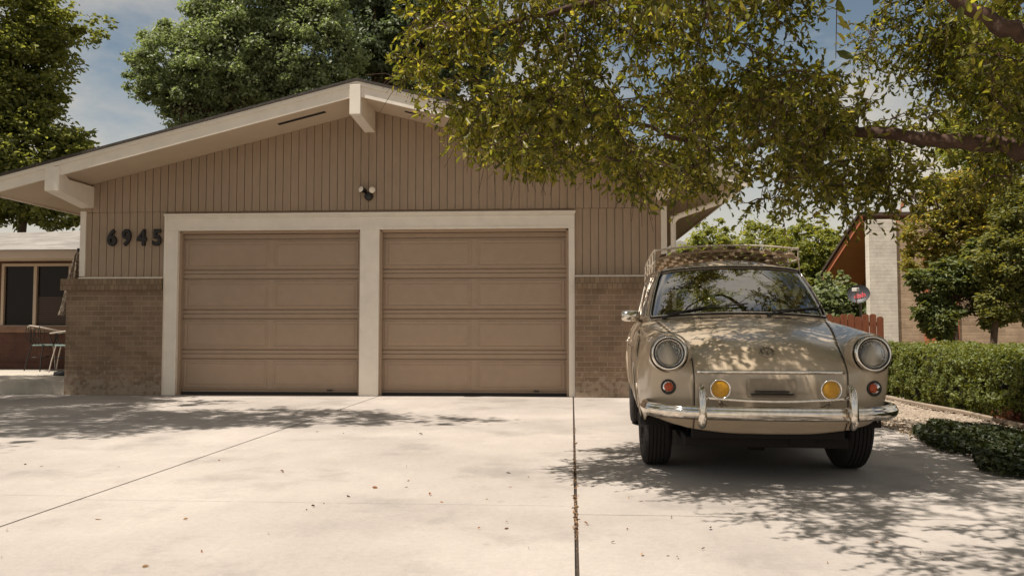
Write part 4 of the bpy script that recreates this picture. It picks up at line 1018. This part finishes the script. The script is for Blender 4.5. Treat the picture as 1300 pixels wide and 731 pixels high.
# white building seen past the downspout
wY = 34.; wx = lambda x: PX(x, wY); wz = lambda y: PZ(868, y, wY)
wh = empty('white_building', (wx(868), wY, 0), 'small pale building with a low gable far behind the house corner', 'building')
MB().box(wx(846), wx(881), wY, wY+6, -.06, wz(317)).build('wall', M['white'], wh)
MB().prism([(wx(843), wz(318)), (wx(884), wz(316)), (wx(880), wz(313)), (wx(863), wz(306)), (wx(846), wz(313))], wY-.3, wY+6.3).build('roof', pmat('pale_roof', (.55, .52, .47), .8, var=.1), wh)
MB().box(wx(853), wx(870), wY-.04, wY+.01, wz(325), wz(320)).build('window', M['winglass'], wh)

# ------------------------------------------------------------------ foliage
BARK = pmat('bark', (.13, .085, .055), .95, var=.5, scale=14, bump=1, bscale=35, stretch=(1, 1, .3))
BARKN = pmat('near_bark', (.085, .048, .032), .95, var=.5, scale=18, bump=1, bscale=30)
def unit(n, rs): v = rs.normal(size=(n, 3)); return v/np.linalg.norm(v, axis=1, keepdims=True)
def crown_tree(name, label, cat, base, blobs, nleaf, size, mat, trunk=None, group=None, sub=26, gap=.42, seed=1, kind_leaf='flake', subr=(.11, .24), up=.35, filt=None, limbs=True):
    rs = np.random.default_rng(seed)
    t = empty(name, base, label, cat, group)
    P_, N_, Cs = [], [], []
    vol = sum(b[3]*b[4]*b[5] for b in blobs)
    for (cx, cy, cz, rx, ry, rz) in blobs:
        ns = max(8, int(sub*2.6*(rx*ry*rz/vol*len(blobs))**.6))
        d = unit(ns, rs); rr = rs.uniform(.55, .98, size=(ns, 1)); c = np.array((cx, cy, cz))+d*rr*np.array((rx, ry, rz))
        r = rs.uniform(*subr, size=ns)*(rx*ry*rz)**(1/3.)*1.15
        n = int(nleaf*(rx*ry*rz)/vol); pick = rs.integers(0, ns, n); dd = unit(n, rs); dd[:, 2] = dd[:, 2]*.8+.10
        nf = int(n*.22); df = unit(nf, rs); P_.append(np.array((cx, cy, cz))+df*(rs.uniform(.3, 1, (nf, 1))**.5)*np.array((rx, ry, rz))); N_.append(df)
        rad = r[pick]*(rs.uniform(0, 1, n)**.45)*rs.uniform(.8, 1.15, n)
        p = c[pick]+dd*rad[:, None]*np.array((1.1, 1.1, .8)); P_.append(p); N_.append(dd); Cs.append(c)
    P_, N_ = np.concatenate(P_), np.concatenate(N_); Cs = np.concatenate(Cs)
    keep = value_noise(P_, 1.1, seed)+.35*value_noise(P_, 3.3, seed+1) > gap-.08
    if filt is not None: keep &= filt(P_)
    P_, N_ = P_[keep], N_[keep]; n = len(P_)
    nn = N_*.55+unit(n, rs)*.75+np.array((0, 0, up))
    s = size*rs.uniform(.6, 1.25, n)
    if kind_leaf == 'flake': V, Fq = flakes(P_, nn, s, rs); o = np_mesh('crown', V, Fq, mat, t, 3)
    else: V, Fq = leaves(P_, nn*np.array((1, 1, .4))-np.array((0, 0, .35)), s, .5, rs=rs); o = np_mesh('crown', V, Fq, mat, t, 4)
    # trunk and limbs
    b0 = Vector(base); top = Vector(trunk) if trunk else Vector((blobs[0][0], blobs[0][1], blobs[0][2]-blobs[0][5]*.4))
    tr = max(.035, .026*(top-b0).length)
    mid = (b0+top)/2+Vector((rs.uniform(-.1, .1), rs.uniform(-.1, .1), 0))*(top-b0).length*.6
    MB().tube(catmull([b0, mid, top], 5), list(np.linspace(tr*1.25, tr*.7, 11)), 10).build('trunk', BARK, t, smooth=True)
    lb = MB(); 
    if filt is not None: Cs = Cs[filt(Cs)]
    for c in Cs[::3]:
        q = top.lerp(Vector(c), .8); st = b0.lerp(top, rs.uniform(.75, 1)); m_ = st.lerp(q, .5)+Vector((0, 0, .08*(q-st).length))
        lb.tube([st, m_, q], [tr*.26, tr*.13, tr*.04], 5)
    if lb.v and limbs: lb.build('limbs', BARK, t)
    return t
G1 = [(.15, .18, .10), (.25, .285, .15), (.34, .36, .20), (.19, .22, .115)]
GD = [(.03, .05, .02), (.05, .08, .03), (.075, .10, .035)]
GB = [(.15, .19, .05), (.23, .27, .07), (.30, .32, .10), (.18, .22, .055)]
GY = [(.30, .29, .08), (.36, .32, .09), (.16, .20, .06), (.40, .33, .10), (.14, .18, .06)]
leaf_far = leafmat('broadleaf_green', G1, .45, .4, .4, (1.45, 1.6, .85)); leaf_dark = leafmat('dark_green_leaf', GD, .3, .5); leaf_bright = leafmat('bright_green_leaf', GB, .5); leaf_yellow = leafmat('yellow_green_leaf', GY, .5)
leaf_left = leafmat('left_tree_leaf', [(.12, .14, .045), (.20, .215, .065), (.30, .30, .09), (.10, .12, .04)], .5, .5, .4, (1.65, 1.65, .7))
# tall trees behind the garage (Y about 24)
Yb = 25.
def B(x, y, r, Y=Yb, ry=None, rz=None):
    k = Y/F; return (PX(x, Y, y), Y, PZ(x, y, Y), r*k, (ry or r)*k*.9, (rz or r)*k)
bl_ = [B(225, 85, 62), B(300, 75, 85), B(385, 70, 80), B(330, -15, 85), B(250, 130, 55), B(400, 130, 60), B(185, 105, 30), B(395, 0, 50)]
crown_tree('maple_tree', 'large round-crowned green tree rising behind the roof left of the gable peak', 'tree', (PX(320, Yb), Yb, -.06), bl_, 130000, .125, leaf_far, gap=.42, seed=3, sub=34)
Yc = 29.
bl_ = [B(480, 60, 60, Yc), B(530, 30, 55, Yc), B(470, -20, 55, Yc), B(540, 110, 45, Yc), B(600, 60, 60, Yc)]
crown_tree('tall_tree', 'dark tall tree directly behind the gable peak', 'tree', (PX(500, Yc), Yc, -.06), bl_, 80000, .15, leafmat('deep_green_leaf', [(.10, .12, .07), (.16, .19, .11), (.22, .25, .14)], .4, .5, .4, (1.4, 1.6, .85)), gap=.38, seed=5, sub=26)
# left tree over the wing
Yl = 19.5
bl_ = [B(35, 205, 85, Yl), B(-60, 150, 120, Yl), B(80, 225, 48, Yl), B(20, 90, 75, Yl), B(-20, 20, 90, Yl), B(60, 25, 45, Yl), B(105, 45, 28, Yl, 30, 18), B(95, 190, 32, Yl), B(130, 30, 18, Yl, 20, 12), B(5, 262, 60, Yl, None, 22), B(75, 272, 50, Yl, None, 20), B(30, 250, 60, Yl, None, 30), B(110, 255, 30, Yl)]
crown_tree('leafy_tree', 'dense olive-green tree towering over the pale roof at the left edge', 'tree', (PX(-10, Yl), Yl, -.06), bl_, 85000, .13, leaf_left, gap=.42, seed=8, kind_leaf='leaf', sub=30, limbs=False)
# shade tree beside the drive (its crown is above the frame and throws the shadow on the drive)
bl_ = [(-7.3, 6.6, 5.9, 2.2, 1.3, .9), (-5.2, 7.2, 5.8, 1.6, 1.0, .6), (-9.6, 9.6, 6.8, 2.0, 2.0, 1.3), (-6.9, 4.9, 5.4, .9, .45, .35), (-8.2, 5.0, 5.5, 1.0, .6, .4), (-8.8, 3.4, 6.0, 1.6, 1.5, 1.2), (-8.9, 8.0, 6.3, 1.8, 1.6, .9), (-3.5, 6.95, 5.6, 1.05, .5, .3), (-6.9, 8.7, 5.6, 1.0, .5, .4)]
def out_of_frame(p): x, y, f2 = proj(p); return (y < -12) | (f2 < .3) | (x < -40)
crown_tree('shade_tree', 'leafy tree left of the driveway throwing the long soft shadow', 'tree', (-9.6, 5.6, -.06), bl_, 52000, .10, leaf_left, trunk=(-8.6, 6.2, 4.6), gap=.42, seed=12, sub=24, filt=out_of_frame)
# green trees behind the car
for i, (lb_, x, ytop, Y, r, mt, sd_) in enumerate((
    ('bright green bush seen between the house corner and the roof rack', 900, 296, 24, 38, leaf_bright, 21),
    ('sunlit green tree rising over the middle of the car roof', 965, 298, 26, 46, leaf_bright, 22),
    ('green tree beside the orange-red eave of the neighbour house', 1030, 296, 25, 44, leaf_bright, 23),
    ('low dark green shrub behind the windshield pillar and the fence', 1056, 368, 20, 40, leaf_far, 24))):
    bl_ = [B(x, ytop+22, r*.85, Y), B(x-r*.6, ytop+42, r*.85, Y), B(x+r*.6, ytop+40, r*.85, Y), B(x, ytop+78, r*1.1, Y), B(x-r*.7, ytop+90, r*.9, Y), B(x-r*.25, ytop-8, r*.28, Y, None, r*.5), B(x+r*.35, ytop-4, r*.25, Y, None, r*.5), B(x+r*.7, ytop+8, r*.22, Y, None, r*.45)]
    crown_tree('backyard_tree', lb_, 'tree', (PX(x, Y), Y, -.06), bl_, 26000, .12, mt, gap=.30, seed=sd_, group='trees in the back yards', sub=20)
# far belt of trees along the horizon
far = []
for k in range(14):
    a = -1.25+k*.20; Y = 62+6*math.sin(k*2.3); far.append((Y*math.tan(a)*.75, Y, 2.2+.8*math.sin(k*1.7), 6.5, 3, 3.0))
rs = np.random.default_rng(4); n = 60000; pk = rs.integers(0, len(far), n); fa_ = np.array(far); d = unit(n, rs)
P_ = fa_[pk, :3]+d*fa_[pk, 3:]*rs.uniform(.8, 1.05, (n, 1)); P_ = P_[P_[:, 2] > -.06]; 
V, Fq = flakes(P_, unit(len(P_), rs)+np.array((0, 0, .4)), .5*rs.uniform(.6, 1.3, len(P_)), rs)
tag(np_mesh('far_trees', V, Fq, leaf_far, None, 3), 'distant belt of green trees along the horizon', kind='stuff')
# hedge
hx0, hx1, hy0, hy1, hz = 4.10, 5.5, 3.5, 11.4, .70
rs = np.random.default_rng(31); n = 105000
f = rs.uniform(0, 1, n); P_ = np.empty((n, 3)); N_ = np.zeros((n, 3))
a = f < .52; b_ = (f >= .52) & (f < .9); c_ = f >= .9
P_[:, 0] = rs.uniform(hx0, hx1, n); P_[:, 1] = hy0+(hy1-hy0)*rs.uniform(0, 1, n); P_[:, 2] = rs.uniform(-.02, hz, n)
dep = np.abs(rs.normal(0, .05, n))
P_[a, 0] = hx0+dep[a]; N_[a, 0] = -1; P_[b_, 2] = hz-dep[b_]; N_[b_, 2] = 1; P_[c_, 1] = hy1-dep[c_]; N_[c_, 1] = 1
wv = (value_noise(P_, 2.6, 5)-.5)*.10+(value_noise(P_, 9, 6)-.5)*.10
P_ += N_*wv[:, None]; 
rnd_edge = np.clip((P_[:, 2]-(hz-.14))/.14, 0, 1)*np.clip(1-(P_[:, 0]-hx0)/.14, 0, 1); P_[:, 0] += rnd_edge*.06; P_[:, 2] -= rnd_edge*.05
P_[:, 0] += .09*np.clip(1-P_[:, 2]/.22, 0, 1)*a      # thinner, undercut foot
keep = (value_noise(P_, 11, 7) > .36)
P_, N_ = P_[keep], N_[keep]; n = len(P_)
V, Fq = flakes(P_, N_*.6+unit(n, rs)*.7+np.array((0, 0, .3)), .034*rs.uniform(.5, 1.35, n), rs, .65)
hed = empty('hedge', (4.8, 7.5, 0), 'long clipped low green hedge along the gravel strip', 'hedge')
np_mesh('foliage', V, Fq, leafmat('hedge_leaf', [(.09, .12, .03), (.15, .185, .045), (.22, .25, .07), (.06, .08, .025)], .35), hed, 3)
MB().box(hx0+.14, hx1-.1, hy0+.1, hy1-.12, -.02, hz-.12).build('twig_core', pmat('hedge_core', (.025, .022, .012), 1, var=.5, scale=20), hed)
# dark ground cover at the drive edge
poly = [G(1152, 552), G(1185, 546), G(1230, 548), G(1300, 556), G(1350, 566), (4.0, 3.0), (2.98, 3.0), G(1296, 612), G(1235, 590), G(1180, 572)]
poly = np.array([(p[0], p[1]) for p in poly])
def inside(P, poly):
    x, y = P[:, 0], P[:, 1]; r = np.zeros(len(P), bool); j = len(poly)-1
    for i in range(len(poly)):
        xi, yi = poly[i]; xj, yj = poly[j]
        r ^= ((yi > y) != (yj > y)) & (x < (xj-xi)*(y-yi)/(yj-yi+1e-9)+xi); j = i
    return r
n = 60000; P_ = np.stack([rs.uniform(2.6, 4.6, n), rs.uniform(2.9, 7.8, n), np.zeros(n)], 1)
wob = np.stack([value_noise(P_, 3, 9)-.5, value_noise(P_, 3, 10)-.5, np.zeros(n)], 1)*.35
P_ = P_[inside(P_+wob, poly)]; n = len(P_); P_[:, 2] = .02+(.04+.055*value_noise(P_, 4, 3))*rs.uniform(0, 1, n)
V, Fq = flakes(P_, unit(n, rs)*.8+np.array((0, 0, .7)), .04*rs.uniform(.6, 1.4, n), rs, .7)
tag(np_mesh('ground_cover', V, Fq, leafmat('ground_cover_leaf', [(.018, .028, .008), (.03, .042, .012), (.055, .06, .02)], .2), None, 3), 'dark leafy ground cover at the edge of the driveway', kind='stuff')
# small red-leaved plant by the hedge foot
rp = []; c = G(1290, 541)
n = 500; P_ = np.array((c[0], c[1], .08))+rs.normal(size=(n, 3))*np.array((.07, .09, .035)); V, Fq = flakes(P_, unit(n, rs)+np.array((0, 0, .5)), .045*rs.uniform(.6, 1.3, n), rs, .6)
o = np_mesh('red_plant', V, Fq, leafmat('red_leaf', [(.22, .07, .045), (.30, .13, .09), (.15, .10, .05)], .3), None, 3); tag(o, 'small red-leaved plant at the foot of the hedge', 'plant'); rebase(o, (c[0], c[1], 0))
# shrubs in front of the brick wall
Ys = 14.5
bl_ = [B(1195, 262, 30, Ys), B(1225, 245, 32, Ys), B(1172, 292, 26, Ys), B(1205, 300, 34, Ys), B(1165, 330, 20, Ys), B(1245, 290, 30, Ys), B(1216, 345, 18, Ys), B(1270, 262, 30, Ys), B(1186, 240, 18, Ys)]
crown_tree('yellow_shrub', 'yellow-green leafed small tree against the brick wall of the neighbour house', 'tree', (PX(1212, Ys), Ys, -.06), bl_, 16000, .085, leaf_yellow, gap=.46, seed=41, kind_leaf='leaf', sub=18)
Ys = 13.6
bl_ = [B(1210, 350, 26, Ys), B(1185, 362, 22, Ys), B(1240, 352, 28, Ys), B(1196, 405, 26, Ys), B(1228, 412, 24, Ys), B(1172, 392, 14, Ys), B(1255, 395, 22, Ys), B(1163, 352, 13, Ys), B(1246, 320, 20, Ys)]
crown_tree('green_shrub', 'dark green shrub below the yellow foliage behind the hedge', 'shrub', (PX(1205, Ys), Ys, -.06), bl_, 13000, .085, leafmat('teal_leaf', [(.09, .12, .05), (.15, .19, .07), (.22, .25, .10), (.07, .095, .04)], .4), gap=.47, seed=42, kind_leaf='leaf', sub=18)
Ys = 12.8
bl_ = [B(1290, 330, 48, Ys), B(1310, 270, 45, Ys), B(1270, 385, 28, Ys), B(1320, 390, 30, Ys)]
crown_tree('garden_tree', 'green tree with slanting dark trunks at the right edge behind the hedge', 'tree', (PX(1258, Ys), Ys, -.06), bl_, 22000, .075, leafmat('garden_leaf', [(.11, .13, .05), (.20, .22, .075), (.28, .28, .09), (.08, .10, .04)], .45), trunk=(PX(1280, Ys), Ys, 1.8), gap=.52, seed=43, kind_leaf='leaf', sub=20)
Yr = 21.
bl_ = [B(1270, 150, 70, Yr), B(1330, 100, 80, Yr), B(1230, 205, 45, Yr), B(1310, 210, 60, Yr), B(1250, 60, 60, Yr)]
crown_tree('sunlit_tree', 'pale green feathery tree high behind the neighbour house at the right', 'tree', (PX(1300, Yr), Yr+3, -.06), bl_, 60000, .10, leaf_bright, gap=.34, seed=44, sub=26)

# ------------------------------------------------------------------ the big near tree over the car
rs = np.random.default_rng(77)
near = empty('overhanging_tree', (4.0, 4.6, -.02), 'big near tree whose leafy boughs hang over the car and hide the roof', 'tree')
trunk = catmull([(4.05, 4.6, -.05), (3.95, 4.65, .8), (3.85, 4.75, 1.7), (3.7, 4.9, 2.5), (3.4, 5.1, 3.4), (3.0, 5.3, 4.4)], 4)
def W(x, y, Y): return (PX(x, Y, y), Y, PZ(x, y, Y))
limb1 = catmull([tuple(trunk[8]), W(1330, 196, 4.7), W(1285, 184, 4.75), W(1220, 181, 4.9), W(1150, 172, 5.1), W(1090, 168, 5.3), W(1010, 172, 5.6), W(930, 190, 6.0), W(850, 175, 5.95), W(760, 130, 5.8)], 4)
limb2 = catmull([tuple(trunk[12]), W(1340, 48, 4.4), W(1290, 36, 4.4), W(1250, 22, 4.45), W(1180, -20, 4.5), W(1050, -60, 4.6), W(900, -40, 4.8), W(760, 0, 5.0), W(640, 30, 5.1), W(560, 50, 5.2)], 4)
limb3 = catmull([tuple(trunk[16]), (2.6, 4.9, 4.4), (1.6, 4.6, 4.5), (.6, 4.6, 4.4), (-.2, 4.8, 4.1)], 4)
limb4 = catmull([tuple(trunk[14]), (3.0, 4.2, 3.9), (2.3, 3.4, 4.1), (1.6, 2.9, 4.0)], 4)
limb5 = catmull([tuple(trunk[14]), (3.2, 6.0, 3.8), (2.7, 6.9, 3.9), (2.0, 7.3, 3.8)], 4)
MB().tube(trunk, list(np.interp(np.linspace(0, 1, len(trunk)), [0, .1, 1], [.26, .19, .09])), 14).build('trunk', BARKN, near, smooth=True)
nodes_ = []; rads = []
for l_, r0, r1 in ((limb1, .068, .012), (limb2, .062, .012), (limb3, .08, .015), (limb4, .06, .012), (limb5, .06, .012)):
    rr_ = np.interp(np.linspace(0, 1, len(l_)), [0, .35, 1], [r0, r0*.62, r1])
    l2 = l_+rs.normal(size=l_.shape)*.012
    MB().tube(l2, list(rr_*rs.uniform(.9, 1.12, len(rr_))), 10).build('limb', BARKN, near, smooth=True)
    for p in l2[3:]: nodes_.append(p)
# cluster positions: in plan the crown covers a rounded region; low boughs end on an uneven skirt
skx = np.array([480, 500, 525, 545, 590, 640, 700, 760, 830, 880, 930, 1000, 1060, 1105, 1150, 1200, 1240, 1300, 1360])
sky_ = np.array([20, 75, 130, 158, 172, 190, 198, 208, 238, 264, 262, 278, 306, 304, 306, 276, 250, 245, 240])
n = 40000
P_ = np.stack([rs.uniform(-1.6, 4.2, n), rs.uniform(2.6, 7.4, n), rs.uniform(1.6, 5.2, n)], 1)
px, py, f2 = proj(P_)
lim = np.interp(px, skx, sky_, left=-400)+(value_noise(np.stack([px, py, px*0], 1), .02, 3)-.5)*50
infr = (px > -50) & (px < 1360) & (py > -20)
ok = np.where(py > -20, (py < lim) & (px > 500) & (P_[:, 1] > 4.35), True)
# plan outline of the crown (shadow edge on the drive follows it)
plan = np.array([(-1.15, 5.2), (-.75, 4.5), (-.35, 3.9), (.1, 3.2), (.55, 2.75), (1.3, 2.4), (4.3, 2.2), (4.3, 7.4), (2.6, 7.6), (.9, 7.2), (.35, 6.3), (-.5, 5.95), (-1.1, 5.7)])
ok &= inside(P_, plan)
# left part is thin and low, right part reaches higher
ok &= P_[:, 2] < 3.35+.62*np.clip(P_[:, 0]+1.2, 0, 3)
ok &= P_[:, 2] > np.where((P_[:, 0] > .75) & (P_[:, 1] > 5.4), 1.86, 1.62)
dens = value_noise(P_, 1.5, 11)
ok &= dens+.55*value_noise(P_, 3.2, 12) > np.where(P_[:, 0] > 1.2, .90, .76)-np.where((px > 560) & (px < 900) & (py > 110), .16, 0)
cl = P_[ok]
# more clusters where the picture needs the near curtain (between the limbs and the skirt)
pxc, pyc, _ = proj(cl); vis = (pyc > -30) & (pxc < 1340)
front = cl[vis]; fx_, fy_, ff_ = proj(front)
ly1 = np.interp(fx_, [1060, 1100, 1220, 1300], [168, 168, 181, 190]); blk = (fx_ > 1060) & (np.abs(fy_-ly1-8) < 26) & (front[:, 1] < 5.3)
ly2 = np.interp(fx_, [1240, 1300], [18, 42]); blk |= (fx_ > 1225) & (np.abs(fy_-ly2) < 34)
front = front[~blk][:1500]; rest = cl[~vis]; rest = np.concatenate([rest[rest[:, 0] > 1.0][:800], rest[rest[:, 0] <= 1.0][:380]]); cl = np.concatenate([front, rest]); shx, shy = cl[:, 0]+.38*(cl[:, 2]-.9), cl[:, 1]+.21*(cl[:, 2]-.9)
hood_ = (shx > .55) & (shx < 2.0) & (shy > 4.7) & (shy < 6.4); cl = cl[~(hood_ & (rs.uniform(0, 1, len(cl)) < .55))]
print('clusters', len(cl))
cl = cl[np.argsort(np.min(np.linalg.norm(cl[:, None, :]-np.array(nodes_)[None], axis=2), axis=1))]
tw = MB(); nodes_ = [np.array(p) for p in nodes_]; arr = np.array(nodes_)
LP, LD, LS = [], [], []
for c in cl:
    d = np.linalg.norm(arr-c, axis=1); k = int(np.argmin(d)); s0 = arr[k]; L_ = d[k]
    if L_ > 1.6: continue
    m1 = s0*.65+c*.35+rs.normal(size=3)*.05*L_+np.array((0, 0, .10*L_)); m2_ = s0*.3+c*.7+rs.normal(size=3)*.05*L_+np.array((0, 0, .06*L_))
    r_ = .0045+.0075*min(L_, 1.2)
    tw.tube([s0, m1, m2_, c], [r_, r_*.8, r_*.55, .0022], 5, cap=False)
    arr = np.concatenate([arr, [m1, m2_, c]])
    # leafy twigs radiating and drooping from the end
    nt_ = rs.integers(3, 6)
    for q in range(nt_):
        st_ = m2_*(1-q/nt_)+c*(q/nt_); dr = unit(1, rs)[0]+(c-m2_)/max(L_, .05)*.8+np.array((0, 0, -.15)); dr /= np.linalg.norm(dr)
        ln = rs.uniform(.12, .26); e = st_+dr*ln+np.array((0, 0, -.25*ln)); mm_ = (st_+e)/2+np.array((0, 0, .03))
        tw.tube([st_, mm_, e], [.0022, .0018, .0012], 4, cap=False)
        m_ = rs.integers(8, 14); t_ = np.linspace(.12, 1.02, m_)[:, None]
        bp2 = (st_*(1-t_)**2+2*mm_*t_*(1-t_)+e*t_**2)
        ld_ = dr*.55+unit(m_, rs)*.75+np.array((0, 0, -.28)); LP.append(bp2); LD.append(ld_); LS.append(rs.uniform(.026, .060, m_)*rs.uniform(.8, 1.15))
LP, LD, LS = np.concatenate(LP), np.concatenate(LD), np.concatenate(LS)
px, py, f2 = proj(LP); keep = ((py < np.interp(px, skx, sky_)+34) & (px > 478)) | (py < -30); LP, LD, LS = LP[keep], LD[keep], LS[keep]
print('leaves', len(LP))
tw.build('twigs', BARKN, near)
V, Fq = leaves(LP, LD, LS, .46, rs=rs, fold=.4)
leaf_near = leafmat('near_leaf', [(.055, .066, .013), (.115, .125, .024), (.20, .20, .04), (.27, .25, .06), (.08, .09, .018), (.36, .31, .08), (.045, .055, .012), (.15, .155, .03)], .58, .38, .45, (1.95, 1.9, .65))
np_mesh('foliage', V, Fq, leaf_near, near, 4)

# ------------------------------------------------------------------ fallen leaves on the drive
spots = [(545, 629), (232, 660), (152, 592), (388, 648), (340, 677), (445, 631), (558, 637), (617, 634), (642, 600), (650, 618), (672, 605), (738, 600), (747, 667), (797, 632), (817, 636), (798, 672), (815, 706), (850, 705), (861, 708), (852, 658), (903, 671), (840, 545), (925, 637), (925, 560), (980, 595), (1004, 648), (1168, 702), (1255, 704), (1052, 716), (1200, 712), (1110, 688), (775, 690), (640, 672), (606, 671), (645, 663), (670, 696), (120, 659), (50, 592), (30, 590), (165, 535), (400, 548), (437, 550), (450, 546), (528, 546), (537, 552), (516, 592), (517, 611), (518, 618), (480, 620), (410, 640), (400, 643), (255, 700), (190, 719), (8, 673), (3, 708), (280, 585), (360, 600), (930, 648), (980, 653), (890, 698)]
dry = [pmat('dry_leaf_brown', (.28, .11, .035), .8), pmat('dry_leaf_tan', (.36, .22, .10), .8), pmat('dry_leaf_dark', (.12, .06, .03), .8)]
for k, (x, y) in enumerate(spots):
    gx, gy = G(x, y); a = rnd.uniform(0, 6.28); s = min(1, gy/4.6)*rnd.uniform(.018, .04)*(1.15 if k % 4 == 0 else .75)
    V, Fq = leaves(np.array([[gx, gy, .004]]), np.array([[math.cos(a), math.sin(a), .12]]), np.array([s]), .5, .5, np.random.default_rng(k), curl=-.2)
    V[:, 2] = np.maximum(V[:, 2], .001)
    V -= np.array((gx, gy, 0)); me = bpy.data.meshes.new('fallen_leaf'); me.from_pydata([tuple(v) for v in V], [], [tuple(int(i) for i in f_) for f_ in Fq]); me.materials.append(dry[k % 3])
    o = bpy.data.objects.new('fallen_leaf', me); COL.objects.link(o); o.location = (gx, gy, 0); tag(o, 'small dry leaf lying on the sunlit concrete driveway', 'leaf', 'fallen leaves on the driveway')
# litter caught in the expansion joint
lit = MB()
LPj = np.array([(jx(y_)+rnd.uniform(-.012, .012), y_, rnd.uniform(-.008, .004)) for y_ in [rnd.choice([rnd.uniform(2.6, 8.2), rnd.gauss(5.3, .7), rnd.gauss(4.1, .3)]) for _ in range(300)]])
V, Fq = leaves(LPj, unit(len(LPj), rs)*np.array((.5, 1, .25)), rs.uniform(.008, .026, len(LPj)), .5, .4, rs)
tag(np_mesh('joint_litter', V, Fq, leafmat('litter', [(.20, .10, .045), (.36, .23, .13), (.10, .055, .03)], .1, .8), None, 4), 'brown leaf litter caught in the long driveway joint', kind='stuff')
# litter at the gravel edge
n = 700; P_ = np.stack([rs.normal(3.02, .10, n), rs.uniform(5.0, 9.0, n), rs.uniform(.003, .03, n)], 1)
V, Fq = leaves(P_, unit(n, rs)*np.array((1, 1, .2)), rs.uniform(.015, .035, n), .5, .4, rs)
tag(np_mesh('edge_litter', V, Fq, leafmat('litter_b', [(.20, .10, .04), (.33, .22, .10), (.10, .09, .03)], .1, .8), None, 4), 'scattered dry leaves along the gravel edge', kind='stuff')
